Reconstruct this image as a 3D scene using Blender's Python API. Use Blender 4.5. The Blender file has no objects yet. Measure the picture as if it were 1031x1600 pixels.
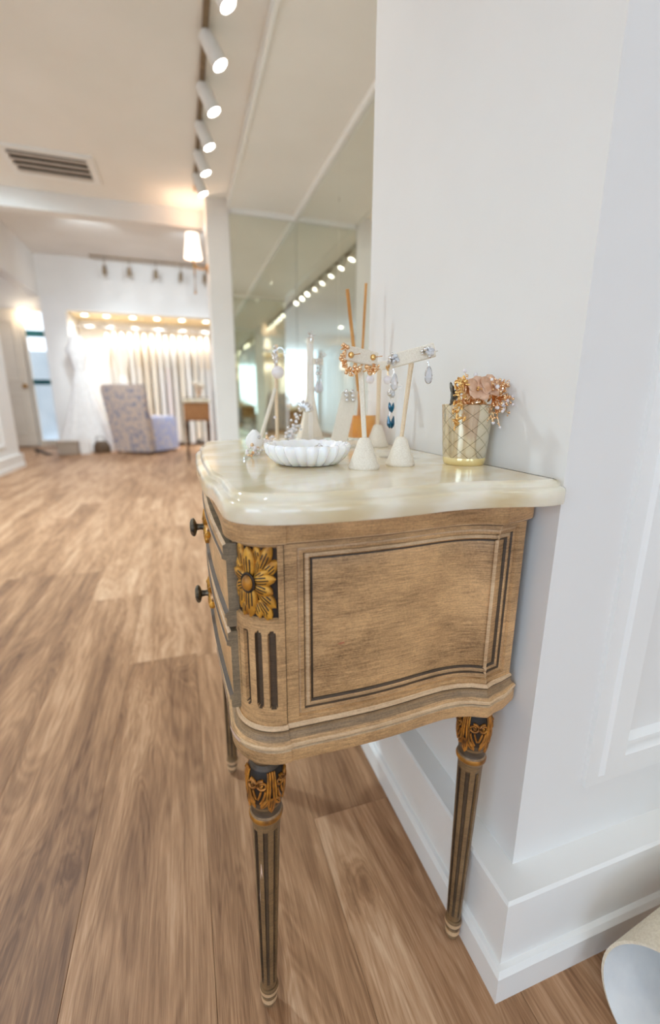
import bpy, bmesh, math, random
from math import sin, cos, pi, sqrt, atan2, radians
from mathutils import Vector, Matrix
random.seed(7)
SC = bpy.context.scene
COL = SC.collection

# ------------------------------------------------------------------ camera
cam_d = bpy.data.cameras.new('camera')
cam = bpy.data.objects.new('camera', cam_d); COL.objects.link(cam); SC.camera = cam
ROWS = [[0.9502224792528321, -0.07297125178514552, 0.3028995573987318],
        [-0.3115478728156554, -0.23241730530666382, 0.9213707431435683],
        [0.0031764320841490288, -0.9698709765051055, -0.24357826153519532]]
rot = Matrix([[r[0], -r[1], -r[2]] for r in ROWS])
cam.matrix_world = Matrix.Translation((-0.0034, -0.0014, 0.9008)) @ rot.to_4x4()
cam_d.sensor_fit = 'HORIZONTAL'; cam_d.sensor_width = 24.0
cam_d.lens = 683.686 / 1031 * 24.0
cam_d.clip_start = 0.02; cam_d.clip_end = 100
cam_d.dof.use_dof = True; cam_d.dof.focus_distance = 0.62; cam_d.dof.aperture_fstop = 2.1

# ------------------------------------------------------------------ view, world, large lights
SC.view_settings.view_transform = 'Standard'; SC.view_settings.look = 'None'
SC.view_settings.gamma = 1.0; SC.view_settings.use_curve_mapping = False
SC.view_settings.exposure = 0.60
SC.cycles.max_bounces = 14; SC.cycles.glossy_bounces = 12; SC.cycles.diffuse_bounces = 6
SC.cycles.transmission_bounces = 12; SC.cycles.transparent_max_bounces = 16
SC.cycles.blur_glossy = 0.8; SC.cycles.caustics_reflective = True; SC.cycles.caustics_refractive = False
SC.cycles.sample_clamp_indirect = 6.0
w = bpy.data.worlds.new('world'); SC.world = w; w.use_nodes = True
w.node_tree.nodes['Background'].inputs[0].default_value = (0.74, 0.86, 1.0, 1)
w.node_tree.nodes['Background'].inputs[1].default_value = 1.6

def lin(c):
    return tuple((v / 12.92 if v <= 0.04045 else ((v + 0.055) / 1.055) ** 2.4) for v in [x / 255 for x in c[:3]])
def light(kind, name, loc, aim, energy, col=(255, 255, 255), size=0.1, size_y=None, cone=90, blend=0.6, parent=None):
    d = bpy.data.lights.new(name, kind); d.energy = energy; d.color = lin(col)
    if kind == 'AREA':
        d.shape = 'RECTANGLE'; d.size = size; d.size_y = size_y or size
    else:
        d.shadow_soft_size = size
    if kind == 'SPOT':
        d.spot_size = radians(cone); d.spot_blend = blend
    o = bpy.data.objects.new(name, d); COL.objects.link(o)
    q = (Vector(aim) - Vector(loc)).to_track_quat('-Z', 'Y')
    o.rotation_euler = q.to_euler(); o.location = loc
    return o
# daylight through the shop windows behind the camera, and through the glazed side of the gown room
light('AREA', 'shop_window_daylight', (-1.15, -5.85, 1.45), (-1.0, 3, 1.0), 20, (184, 221, 255), 1.9, 2.1)
light('AREA', 'shop_window_daylight', (1.25, -5.85, 1.45), (1.0, 3, 1.0), 14, (184, 221, 255), 1.6, 2.1)
light('AREA', 'side_fill_light', (-2.22, -1.3, 1.35), (0.4, -1.1, 2.3), 16, (188, 222, 255), 1.7, 1.5)  # added fill from an invented side window, brightens the wall beside the console
light('AREA', 'shop_window_daylight', (-4.3, 8.2, 2.2), (0, 8.6, 1.2), 17, (235, 240, 255), 2.2, 2.4)
# recessed ceiling lamps over the sales floor
for lx, ly, le in ((-1.2, -3.6, 44), (0.9, -3.4, 12), (-1.3, -1.4, 34), (1.2, -1.2, 8), (-1.1, 2.0, 112), (-1.3, 3.3, 125)):
    light('SPOT', 'ceiling_and_fill_lamp', (lx, ly, 2.41), (lx, ly + (0.9 if ly > 2 else 0), 0), le, (220, 243, 255), 0.06, cone=150, blend=0.9)
for lx, ly, ty, tz, le, cn in ((-1.2, 5.6, 6.6, 0, 95, 150), (0.1, 5.6, 6.6, 0, 95, 150), (-0.9, 7.0, 10.0, 0.7, 130, 58), (0.4, 7.0, 10.0, 0.7, 130, 58), (-1.1, 7.2, 9.5, 2.9, 52, 92), (0.4, 7.2, 9.5, 2.9, 52, 92)):
    light('SPOT', 'ceiling_and_fill_lamp', (lx, ly, 3.32), (lx, ty, tz), le, (228, 244, 255), 0.08, cone=cn, blend=0.7)  # unseen spots added to brighten the gowns and the wall above them

# ------------------------------------------------------------------ materials
def nodes_of(name):
    m = bpy.data.materials.new(name); m.use_nodes = True
    nt = m.node_tree; return m, nt, nt.nodes['Principled BSDF']
def N(nt, t, **kw):
    n = nt.nodes.new(t)
    for k, v in kw.items():
        if k in n.inputs: n.inputs[k].default_value = v
        else: setattr(n, k, v)
    return n
def ramp(nt, pts):
    r = nt.nodes.new('ShaderNodeValToRGB'); e = r.color_ramp.elements
    while len(e) < len(pts): e.new(0.5)
    for i, (p, c) in enumerate(pts):
        e[i].position = p; e[i].color = (*lin(c), 1)
    return r
def pm(name, c1, c2=None, rough=0.5, metal=0.0, scale=8.0, stretch=(1, 1, 1), bump=0.0, detail=4.0, lo=0.35, hi=0.65,
       emit=0.0, trans=0.0, ior=1.45, sss=0.0, coat=0.0, coords='Object', alpha=1.0):
    """principled material whose colour runs between c1 and c2 along a noise"""
    m, nt, b = nodes_of(name); L = nt.links
    c2 = c2 or c1
    tc = N(nt, 'ShaderNodeTexCoord'); mp = N(nt, 'ShaderNodeMapping'); mp.inputs['Scale'].default_value = stretch
    no = N(nt, 'ShaderNodeTexNoise', Scale=scale, Detail=detail); rp = ramp(nt, [(lo, c1), (hi, c2)])
    L.new(tc.outputs[coords], mp.inputs[0]); L.new(mp.outputs[0], no.inputs['Vector'])
    L.new(no.outputs['Fac'], rp.inputs[0]); L.new(rp.outputs[0], b.inputs['Base Color'])
    b.inputs['Roughness'].default_value = rough; b.inputs['Metallic'].default_value = metal
    b.inputs['Transmission Weight'].default_value = trans; b.inputs['IOR'].default_value = ior
    b.inputs['Coat Weight'].default_value = coat; b.inputs['Alpha'].default_value = alpha
    if sss:
        b.inputs['Subsurface Weight'].default_value = sss; b.inputs['Subsurface Radius'].default_value = (0.02, 0.017, 0.012)
        b.inputs['Subsurface Scale'].default_value = 0.5
    if emit:
        L.new(rp.outputs[0], b.inputs['Emission Color']); b.inputs['Emission Strength'].default_value = emit
    if bump:
        bp = N(nt, 'ShaderNodeBump', Strength=bump, Distance=0.002)
        L.new(no.outputs['Fac'], bp.inputs['Height']); L.new(bp.outputs[0], b.inputs['Normal'])
    return m

WALL = pm('wall_paint', (233, 230, 226), (229, 226, 222), 0.55, scale=3)
TRIM = pm('trim_paint', (240, 238, 234), (236, 234, 230), 0.32, scale=4)
CEIL = pm('ceiling_paint', (240, 236, 230), (235, 231, 224), 0.6, scale=2)
DARKGAP = pm('dark_gap', (46, 38, 32), (30, 25, 22), 0.8)
STEEL = pm('brushed_steel', (200, 200, 200), (175, 175, 178), 0.3, 1.0, scale=40)
WHITEMETAL = pm('white_enamel', (235, 232, 226), (228, 224, 217), 0.35, scale=10)
BRASS = pm('brass', (196, 150, 84), (170, 124, 62), 0.3, 1.0, scale=30)
GREYGOLD = pm('bronze_bar', (150, 128, 100), (120, 100, 78), 0.45, 0.6, scale=30)
LAMP = pm('lamp_lens', (255, 250, 240), None, 0.5, emit=45)
LAMPDIM = pm('dim_lens', (255, 246, 232), None, 0.5, emit=2.5)
PUCK = pm('puck_lens', (255, 240, 215), None, 0.5, emit=14)
BULB = pm('bulb_glow', (255, 244, 228), None, 0.5, emit=6)
SHADE = pm('lamp_shade_linen', (255, 240, 226), (255, 236, 220), 0.8, scale=60, emit=1.1)
VENTM = pm('vent_slat', (196, 184, 172), (182, 170, 158), 0.5, scale=20)
VENTBACK = pm('vent_shadow', (70, 62, 55), None, 0.8)

def make_mirror():
    m, nt, b = nodes_of('mirror_glass')
    no = N(nt, 'ShaderNodeTexNoise', Scale=1.2); tc = N(nt, 'ShaderNodeTexCoord'); rp = ramp(nt, [(0.3, (235, 237, 229)), (0.7, (232, 235, 226))])
    nt.links.new(tc.outputs['Object'], no.inputs['Vector']); nt.links.new(no.outputs['Fac'], rp.inputs[0]); nt.links.new(rp.outputs[0], b.inputs['Base Color'])
    b.inputs['Metallic'].default_value = 1.0; b.inputs['Roughness'].default_value = 0.015
    return m
MIRROR = make_mirror()

def make_wood():
    m, nt, b = nodes_of('oak_plank'); L = nt.links
    geo = N(nt, 'ShaderNodeNewGeometry'); oi = N(nt, 'ShaderNodeObjectInfo')
    off = N(nt, 'ShaderNodeVectorMath', operation='SCALE'); off.inputs[0].default_value = (13.0, 29.0, 7.0); L.new(oi.outputs['Random'], off.inputs['Scale'])
    add = N(nt, 'ShaderNodeVectorMath', operation='ADD'); L.new(geo.outputs['Position'], add.inputs[0]); L.new(off.outputs[0], add.inputs[1])
    def noise(scale, detail, dist=0.0):
        mp = N(nt, 'ShaderNodeMapping'); mp.inputs['Scale'].default_value = scale; L.new(add.outputs[0], mp.inputs[0])
        n = N(nt, 'ShaderNodeTexNoise', Scale=1.0, Detail=detail, Roughness=0.62, Distortion=dist); L.new(mp.outputs[0], n.inputs['Vector']); return n.outputs['Fac']
    def madd(x, k, y):
        n = N(nt, 'ShaderNodeMath', operation='MULTIPLY_ADD'); n.inputs[1].default_value = k; L.new(x, n.inputs[0])
        if isinstance(y, float): n.inputs[2].default_value = y
        else: L.new(y, n.inputs[2])
        return n.outputs[0]
    # one big knot on the floor between the console legs and a scatter of small ones
    sub = N(nt, 'ShaderNodeVectorMath', operation='SUBTRACT'); sub.inputs[1].default_value = (0.256, 0.586, 0.0); L.new(geo.outputs['Position'], sub.inputs[0])
    sc = N(nt, 'ShaderNodeVectorMath', operation='MULTIPLY'); sc.inputs[1].default_value = (1.9, 0.85, 0); L.new(sub.outputs[0], sc.inputs[0])
    ln = N(nt, 'ShaderNodeVectorMath', operation='LENGTH'); L.new(sc.outputs[0], ln.inputs[0])
    mv = N(nt, 'ShaderNodeMapping'); mv.inputs['Scale'].default_value = (2.6, 0.95, 1); L.new(add.outputs[0], mv.inputs[0])
    vor = N(nt, 'ShaderNodeTexVoronoi', Scale=1.0); L.new(mv.outputs[0], vor.inputs['Vector'])
    vs = madd(vor.outputs['Distance'], 0.85, 0.012)
    wob = noise((26, 14, 1), 4.0)
    kd = N(nt, 'ShaderNodeMath', operation='MINIMUM'); L.new(ln.outputs['Value'], kd.inputs[0]); L.new(vs, kd.inputs[1])
    kw = madd(wob, 0.09, madd(kd.outputs[0], 1.0, -0.045))
    kr = N(nt, 'ShaderNodeMapRange'); kr.inputs['From Min'].default_value = 0.0; kr.inputs['From Max'].default_value = 0.085
    kr.inputs['To Min'].default_value = 1.0; kr.inputs['To Max'].default_value = 0.0; kr.interpolation_type = 'SMOOTHSTEP'; L.new(kw, kr.inputs['Value'])
    fig = noise((7.0, 0.9, 1), 3.0, 0.9); med = noise((46, 3.6, 1), 4.0, 0.5); fine = noise((380, 10, 1), 3.0); pore = noise((900, 40, 1), 2.0)
    rg = N(nt, 'ShaderNodeMath', operation='SINE'); L.new(madd(fig, 120.0, madd(kr.outputs[0], 14.0, 0.0)), rg.inputs[0])
    v = madd(fig, 0.8, -0.40); v = madd(med, 0.55, madd(v, 1.0, -0.275)); v = madd(fine, 0.42, madd(v, 1.0, -0.21)); v = madd(pore, 0.16, madd(v, 1.0, -0.08))
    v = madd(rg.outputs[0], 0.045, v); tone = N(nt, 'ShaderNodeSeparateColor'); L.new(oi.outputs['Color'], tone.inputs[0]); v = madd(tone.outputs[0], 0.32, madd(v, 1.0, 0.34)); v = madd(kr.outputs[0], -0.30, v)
    rp = ramp(nt, [(0.18, (104, 71, 48)), (0.42, (150, 111, 79)), (0.56, (175, 134, 99)), (0.80, (208, 171, 138))]); L.new(v, rp.inputs[0]); L.new(rp.outputs[0], b.inputs['Base Color'])
    b.inputs['Roughness'].default_value = 0.5; b.inputs['Specular IOR Level'].default_value = 0.3
    bp = N(nt, 'ShaderNodeBump', Strength=0.25, Distance=0.0006); L.new(fine, bp.inputs['Height']); L.new(bp.outputs[0], b.inputs['Normal'])
    return m
WOOD = make_wood()

def make_paint(name, light_c, dark_c, rough=0.45, streak=1.0):
    """glazed antique paint: fine horizontal brush streaks over broad patches, some scratches"""
    m, nt, b = nodes_of(name); L = nt.links
    tc = N(nt, 'ShaderNodeTexCoord')
    m1 = N(nt, 'ShaderNodeMapping'); m1.inputs['Scale'].default_value = (38, 38, 900); L.new(tc.outputs['Object'], m1.inputs[0])
    n1 = N(nt, 'ShaderNodeTexNoise', Scale=1.0, Detail=5.0, Roughness=0.7); L.new(m1.outputs[0], n1.inputs['Vector'])
    m2 = N(nt, 'ShaderNodeMapping'); m2.inputs['Scale'].default_value = (9, 9, 14); L.new(tc.outputs['Object'], m2.inputs[0])
    n2 = N(nt, 'ShaderNodeTexNoise', Scale=1.0, Detail=5.0, Roughness=0.6); L.new(m2.outputs[0], n2.inputs['Vector'])
    m3 = N(nt, 'ShaderNodeMapping'); m3.inputs['Scale'].default_value = (420, 420, 420); L.new(tc.outputs['Object'], m3.inputs[0])
    n3 = N(nt, 'ShaderNodeTexNoise', Scale=1.0, Detail=2.0); L.new(m3.outputs[0], n3.inputs['Vector'])
    a1 = N(nt, 'ShaderNodeMath', operation='MULTIPLY_ADD'); a1.inputs[1].default_value = 1.0 * streak; L.new(n1.outputs['Fac'], a1.inputs[0]); L.new(n2.outputs['Fac'], a1.inputs[2])
    a2 = N(nt, 'ShaderNodeMath', operation='MULTIPLY_ADD'); a2.inputs[1].default_value = 0.35; L.new(n3.outputs['Fac'], a2.inputs[0]); L.new(a1.outputs[0], a2.inputs[2])
    sc = N(nt, 'ShaderNodeMath', operation='MULTIPLY'); sc.inputs[1].default_value = 0.43; L.new(a2.outputs[0], sc.inputs[0])
    rp = ramp(nt, [(0.37, dark_c), (0.61, light_c)]); L.new(sc.outputs[0], rp.inputs[0]); L.new(rp.outputs[0], b.inputs['Base Color'])
    b.inputs['Roughness'].default_value = rough
    bp = N(nt, 'ShaderNodeBump', Strength=0.35, Distance=0.0008); L.new(n1.outputs['Fac'], bp.inputs['Height']); L.new(bp.outputs[0], b.inputs['Normal'])
    return m
PAINT = make_paint('taupe_glaze_paint', (222, 176, 123), (120, 88, 55))
LEGPAINT = make_paint('olive_leg_paint', (144, 112, 74), (78, 57, 36))
ENDGRAIN = make_paint('grey_end_grain', (150, 130, 102), (80, 67, 51))
GLAZE = make_paint('dark_glaze', (92, 72, 52), (54, 42, 31))
GREYGLAZE = make_paint('grey_worn_glaze', (168, 136, 98), (90, 69, 48))
WORN = make_paint('worn_edge', (226, 194, 154), (170, 132, 94))
PINKCHIP = make_paint('rust_chip', (196, 126, 92), (150, 92, 64))
PINK = make_paint('chipped_primer', (222, 196, 178), (196, 160, 138))
GOLD = pm('antique_gold_leaf', (214, 156, 58), (150, 94, 28), 0.38, 0.35, scale=70, lo=0.4, hi=0.72, bump=0.2)
GOLDDARK = pm('gold_crevice_glaze', (52, 36, 22), (34, 24, 16), 0.6)
AMBERLEAF = pm('bronzed_gold_leaf', (196, 128, 48), (112, 66, 24), 0.4, 0.3, scale=60, lo=0.38, hi=0.7, bump=0.2)
GOLDRIM = pm('worn_gold_ring', (206, 140, 50), (120, 78, 34), 0.4, 0.3, scale=50)
IRON = pm('blackened_bronze', (128, 120, 104), (66, 66, 62), 0.38, 0.8, scale=160, bump=0.6)

def make_onyx():
    m, nt, b = nodes_of('onyx_marble'); L = nt.links
    tc = N(nt, 'ShaderNodeTexCoord'); mp = N(nt, 'ShaderNodeMapping'); mp.inputs['Scale'].default_value = (5, 9, 16); mp.inputs['Rotation'].default_value = (0.2, 0.1, 0.35)
    L.new(tc.outputs['Object'], mp.inputs[0])
    n1 = N(nt, 'ShaderNodeTexNoise', Scale=0.8, Detail=6.0, Distortion=1.6); L.new(mp.outputs[0], n1.inputs['Vector'])
    wv = N(nt, 'ShaderNodeTexWave', Scale=0.5, Distortion=9.0, Detail=4.0); wv.inputs['Detail Scale'].default_value = 1.2; L.new(mp.outputs[0], wv.inputs['Vector'])
    mx = N(nt, 'ShaderNodeMath', operation='MULTIPLY_ADD'); mx.inputs[1].default_value = 0.3; L.new(wv.outputs['Fac'], mx.inputs[0]); L.new(n1.outputs['Fac'], mx.inputs[2])
    rp = ramp(nt, [(0.36, (208, 186, 144)), (0.5, (217, 200, 164)), (0.64, (222, 208, 178)), (0.84, (236, 227, 207))])
    L.new(mx.outputs[0], rp.inputs[0]); L.new(rp.outputs[0], b.inputs['Base Color'])
    b.inputs['Roughness'].default_value = 0.13; b.inputs['Coat Weight'].default_value = 0.3; b.inputs['Coat Roughness'].default_value = 0.05
    b.inputs['Subsurface Weight'].default_value = 0.25; b.inputs['Subsurface Radius'].default_value = (0.03, 0.024, 0.014); b.inputs['Subsurface Scale'].default_value = 0.4
    return m
ONYX = make_onyx()
LINEN = pm('linen_cover', (242, 233, 216), (226, 214, 194), 0.85, scale=800, bump=0.3, detail=2)
LINENWARM = pm('linen_cover_warm', (240, 218, 186), (224, 198, 164), 0.85, scale=800, bump=0.3, detail=2)
SILVER = pm('silver_plate', (244, 242, 240), (206, 204, 202), 0.16, 1.0, scale=200)
ROSEGOLD = pm('rose_gold', (250, 222, 184), (236, 188, 140), 0.22, 1.0, scale=200)
YGOLD = pm('gilt_wire', (240, 200, 132), (218, 164, 92), 0.25, 0.9, scale=160)
CRYSTAL = pm('crystal', (248, 248, 250), (226, 228, 232), 0.05, 0.25, trans=0.25, ior=1.6, scale=90)
PEARL = pm('pearl', (244, 236, 232), (226, 216, 218), 0.16, 0.0, scale=20, coat=0.6)
TEAL = pm('teal_crystal', (22, 110, 140), (8, 62, 92), 0.06, 0.1, scale=120, coat=0.6)
MILK = pm('milk_glass', (253, 252, 251), (250, 249, 248), 0.12, 0.0, scale=10, sss=0.6, coat=0.4)
ACRYLIC = pm('clear_acrylic', (252, 252, 252), None, 0.03, alpha=0.16)
GLASS = pm('clear_glass', (250, 252, 252), None, 0.02, alpha=0.05)
AMBER = pm('amber_oil', (250, 176, 44), (238, 150, 24), 0.08, coat=0.5, scale=30)
REED = pm('rattan_reed', (214, 158, 92), (188, 128, 64), 0.7, scale=120, stretch=(1, 1, 0.1))
PETALM = pm('blush_petal', (226, 188, 160), (206, 158, 124), 0.45, 0.15, scale=90)
def make_mercury():
    m, nt, b = nodes_of('mercury_glass'); L = nt.links
    tc = N(nt, 'ShaderNodeTexCoord'); n1 = N(nt, 'ShaderNodeTexNoise', Scale=260, Detail=3); L.new(tc.outputs['Object'], n1.inputs['Vector'])
    sp = N(nt, 'ShaderNodeSeparateXYZ'); L.new(tc.outputs['Object'], sp.inputs[0])
    at = N(nt, 'ShaderNodeMath', operation='ARCTAN2'); L.new(sp.outputs['Y'], at.inputs[0]); L.new(sp.outputs['X'], at.inputs[1])
    # etched lattice: two families of helices on the cup
    def fam(sign):
        a = N(nt, 'ShaderNodeMath', operation='MULTIPLY'); a.inputs[1].default_value = 8 * sign / 2; L.new(at.outputs[0], a.inputs[0])
        c = N(nt, 'ShaderNodeMath', operation='MULTIPLY_ADD'); c.inputs[1].default_value = 150.0; L.new(sp.outputs['Z'], c.inputs[0]); L.new(a.outputs[0], c.inputs[2])
        s = N(nt, 'ShaderNodeMath', operation='SINE'); L.new(c.outputs[0], s.inputs[0])
        ab = N(nt, 'ShaderNodeMath', operation='ABSOLUTE'); L.new(s.outputs[0], ab.inputs[0]); return ab
    f1, f2 = fam(1), fam(-1)
    mn = N(nt, 'ShaderNodeMath', operation='MINIMUM'); L.new(f1.outputs[0], mn.inputs[0]); L.new(f2.outputs[0], mn.inputs[1])
    ad = N(nt, 'ShaderNodeMath', operation='MULTIPLY_ADD'); ad.inputs[1].default_value = 0.16; L.new(n1.outputs['Fac'], ad.inputs[0]); L.new(mn.outputs[0], ad.inputs[2])
    rp = ramp(nt, [(0.10, (120, 112, 92)), (0.17, (226, 214, 186)), (1.0, (232, 222, 198))]); L.new(ad.outputs[0], rp.inputs[0])
    L.new(rp.outputs[0], b.inputs['Base Color']); b.inputs['Metallic'].default_value = 0.85; b.inputs['Roughness'].default_value = 0.16
    return m
MERCURY = make_mercury()
GOLDGLASS = pm('gold_tinted_glass', (242, 222, 164), (234, 208, 140), 0.08, 0.3, scale=20, coat=0.6)
IVORY = pm('ivory_canvas', (234, 222, 200), (220, 206, 182), 0.85, scale=260, bump=0.35)
LINING = pm('pale_lining', (232, 231, 229), (222, 222, 222), 0.6, scale=30)
GOWNW = pm('white_tulle', (250, 247, 243), (242, 237, 231), 0.8, scale=18, emit=0.0)
GOWNI = pm('ivory_satin', (250, 244, 236), (244, 236, 224), 0.55, scale=18)
GOWNC = pm('champagne_lace', (249, 238, 222), (245, 230, 208), 0.7, scale=40)
GOWNP = pm('blush_tulle', (248, 236, 232), (242, 228, 224), 0.8, scale=18)
FLORAL_BEIGE = pm('beige_blue_floral', (206, 188, 174), (146, 146, 164), 0.85, scale=16, lo=0.5, hi=0.6, detail=3)
FLORAL_BLUE = pm('blue_floral', (182, 190, 226), (218, 214, 222), 0.85, scale=14, lo=0.45, hi=0.6, detail=3)
WALNUT = pm('honey_wood', (176, 124, 76), (148, 98, 54), 0.4, scale=14, stretch=(1, 1, 6))
WALNUTD = pm('dark_wood', (104, 70, 42), (80, 52, 30), 0.45, scale=20)
CREAMDOOR = pm('cream_door_paint', (232, 220, 202), (226, 214, 196), 0.4, scale=3)
TEALFRAME = pm('teal_frame', (48, 112, 118), (36, 92, 100), 0.4, scale=5)
STREETGREY = pm('street_render', (205, 212, 216), (188, 198, 204), 0.8, scale=2)
NICHECREAM = pm('cream_panel', (238, 218, 178), (230, 208, 164), 0.5, scale=6)
TAUPEBOX = pm('taupe_fabric', (190, 174, 156), (170, 154, 138), 0.9, scale=120)
BROWNBAG = pm('brown_leather', (110, 88, 66), (88, 68, 50), 0.6, scale=60)
BLACK = pm('black_leather', (30, 28, 28), (22, 20, 20), 0.5, scale=60)

# ------------------------------------------------------------------ mesh helpers
class MB:
    def __init__(self): self.v = []; self.f = []; self.m = []
    def add(self, vs, fs, mat=0):
        o = len(self.v); self.v += [tuple(p) for p in vs]
        for i, f in enumerate(fs):
            self.f.append([o + k for k in f]); self.m.append(mat[i] if isinstance(mat, (list, tuple)) else mat)
        return self
    def box(self, lo, hi, mat=0, M=None):
        x0, y0, z0 = lo; x1, y1, z1 = hi
        vs = [(x0, y0, z0), (x1, y0, z0), (x1, y1, z0), (x0, y1, z0), (x0, y0, z1), (x1, y0, z1), (x1, y1, z1), (x0, y1, z1)]
        if M: vs = [M @ Vector(p) for p in vs]
        return self.add(vs, [(0, 3, 2, 1), (4, 5, 6, 7), (0, 1, 5, 4), (1, 2, 6, 5), (2, 3, 7, 6), (3, 0, 4, 7)], mat)
    def cbox(self, lo, hi, b=0.003, mat=0, M=None):
        """box with chamfered vertical and top edges"""
        x0, y0, z0 = lo; x1, y1, z1 = hi
        def ring(i, z): return [(x0 + i + b, y0 + i, z), (x1 - i - b, y0 + i, z), (x1 - i, y0 + i + b, z), (x1 - i, y1 - i - b, z), (x1 - i - b, y1 - i, z), (x0 + i + b, y1 - i, z), (x0 + i, y1 - i - b, z), (x0 + i, y0 + i + b, z)]
        rs = [ring(b, z0), ring(0, z0 + b), ring(0, z1 - b), ring(b, z1)]
        if M: rs = [[M @ Vector(p) for p in r] for r in rs]
        return self.loft(rs, True, mat, True)
    def loft(self, rings, closed=True, mat=0, caps=False, mats=None):
        n = len(rings[0]); vs = [p for r in rings for p in r]; fs = []; ms = []
        for i in range(len(rings) - 1):
            for j in range(n if closed else n - 1):
                k = (j + 1) % n
                fs.append((i * n + j, i * n + k, (i + 1) * n + k, (i + 1) * n + j)); ms.append(mats[i] if mats else mat)
        if caps:
            fs.append(tuple(range(n))[::-1]); ms.append(mats[0] if mats else mat)
            fs.append(tuple((len(rings) - 1) * n + j for j in range(n))); ms.append(mats[-1] if mats else mat)
        return self.add(vs, fs, ms)
    def lathe(self, prof, n=24, c=(0, 0, 0), mat=0, mats=None, caps=True, M=None):
        rs = []
        for r, z in prof:
            ring = [(c[0] + r * cos(2 * pi * k / n), c[1] + r * sin(2 * pi * k / n), c[2] + z) for k in range(n)]
            if M: ring = [M @ Vector(p) for p in ring]
            rs.append(ring)
        return self.loft(rs, True, mat, caps, mats)
    def tube(self, pts, r, n=8, mat=0, caps=True, flat=1.0):
        pts = [Vector(p) for p in pts]; rs = []
        up = Vector((0, 0, 1))
        for i, p in enumerate(pts):
            d = (pts[min(i + 1, len(pts) - 1)] - pts[max(i - 1, 0)]).normalized()
            a = d.cross(up)
            if a.length < 1e-3: a = d.cross(Vector((1, 0, 0)))
            a.normalize(); b = d.cross(a); ri = r[i] if isinstance(r, (list, tuple)) else r
            rs.append([p + a * (ri * cos(2 * pi * k / n)) + b * (ri * flat * sin(2 * pi * k / n)) for k in range(n)])
        return self.loft(rs, True, mat, caps)
    def ball(self, c, r, n=10, m=6, mat=0, s=(1, 1, 1), M=None):
        rs = []
        for i in range(m + 1):
            t = pi * i / m; rr = max(sin(t), 1e-3)
            ring = [Vector((r * s[0] * rr * cos(2 * pi * k / n), r * s[1] * rr * sin(2 * pi * k / n), -r * s[2] * cos(t))) for k in range(n)]
            if M: ring = [M @ p for p in ring]
            rs.append([p + Vector(c) for p in ring])
        return self.loft(rs, True, mat, True)
    def grid(self, fn, nu, nv, mat=0, matfn=None):
        vs = [fn(i / nu, j / nv) for i in range(nu + 1) for j in range(nv + 1)]; fs = []; ms = []
        for i in range(nu):
            for j in range(nv):
                a = i * (nv + 1) + j; fs.append((a, a + nv + 1, a + nv + 2, a + 1))
                ms.append(matfn((i + .5) / nu, (j + .5) / nv) if matfn else mat)
        return self.add(vs, fs, ms)
    def build(self, name, mats, parent=None, origin=None, smooth=None, bevel=0, solid=0, sub=0, fix=True):
        if origin is None: origin = ORG.get(parent.name, parent.location) if parent is not None else (0, 0, 0)
        o = Vector(origin)
        me = bpy.data.meshes.new(name); me.from_pydata([tuple(Vector(p) - o) for p in self.v], [], self.f)
        for mt in (mats if isinstance(mats, (list, tuple)) else [mats]): me.materials.append(mt)
        me.polygons.foreach_set('material_index', self.m)
        if fix:
            bm = bmesh.new(); bm.from_mesh(me); bmesh.ops.recalc_face_normals(bm, faces=bm.faces); bm.to_mesh(me); bm.free()
        if smooth is not None:
            me.polygons.foreach_set('use_smooth', [True] * len(me.polygons)); me.set_sharp_from_angle(angle=radians(smooth))
        ob = bpy.data.objects.new(name, me); COL.objects.link(ob)
        if parent is not None:
            ob.parent = parent; ORG[ob.name] = o
        else:
            ob.location = o
        if solid:
            md = ob.modifiers.new('solid', 'SOLIDIFY'); md.thickness = solid; md.offset = 0
        if bevel:
            md = ob.modifiers.new('bevel', 'BEVEL'); md.width = bevel; md.segments = 2; md.limit_method = 'ANGLE'
        if sub:
            md = ob.modifiers.new('sub', 'SUBSURF'); md.levels = sub; md.render_levels = sub
        return ob
ORG = {}
def tag(o, label=None, cat=None, group=None, kind=None):
    for k, v in (('label', label), ('category', cat), ('group', group), ('kind', kind)):
        if v: o[k] = v
    return o
def empty(name, loc, label=None, cat=None, group=None, kind=None):
    o = bpy.data.objects.new(name, None); COL.objects.link(o); o.location = loc; o.empty_display_size = 0.05
    ORG[o.name] = Vector(loc)
    return tag(o, label, cat, group, kind)
def struct(name, mb, mat, parent=None, **kw):
    o = mb.build(name, mat, parent, **kw)
    if parent is None: o['kind'] = 'structure'
    return o
def copy_tree(o, parent=None):
    c = o.copy(); COL.objects.link(c)
    if parent is not None: c.parent = parent
    for ch in list(o.children): copy_tree(ch, c)
    return c
def frame_axes(d, up=(0, 0, 1)):
    d = Vector(d).normalized(); q = d.to_track_quat('Z', 'Y'); return q.to_matrix()

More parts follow.
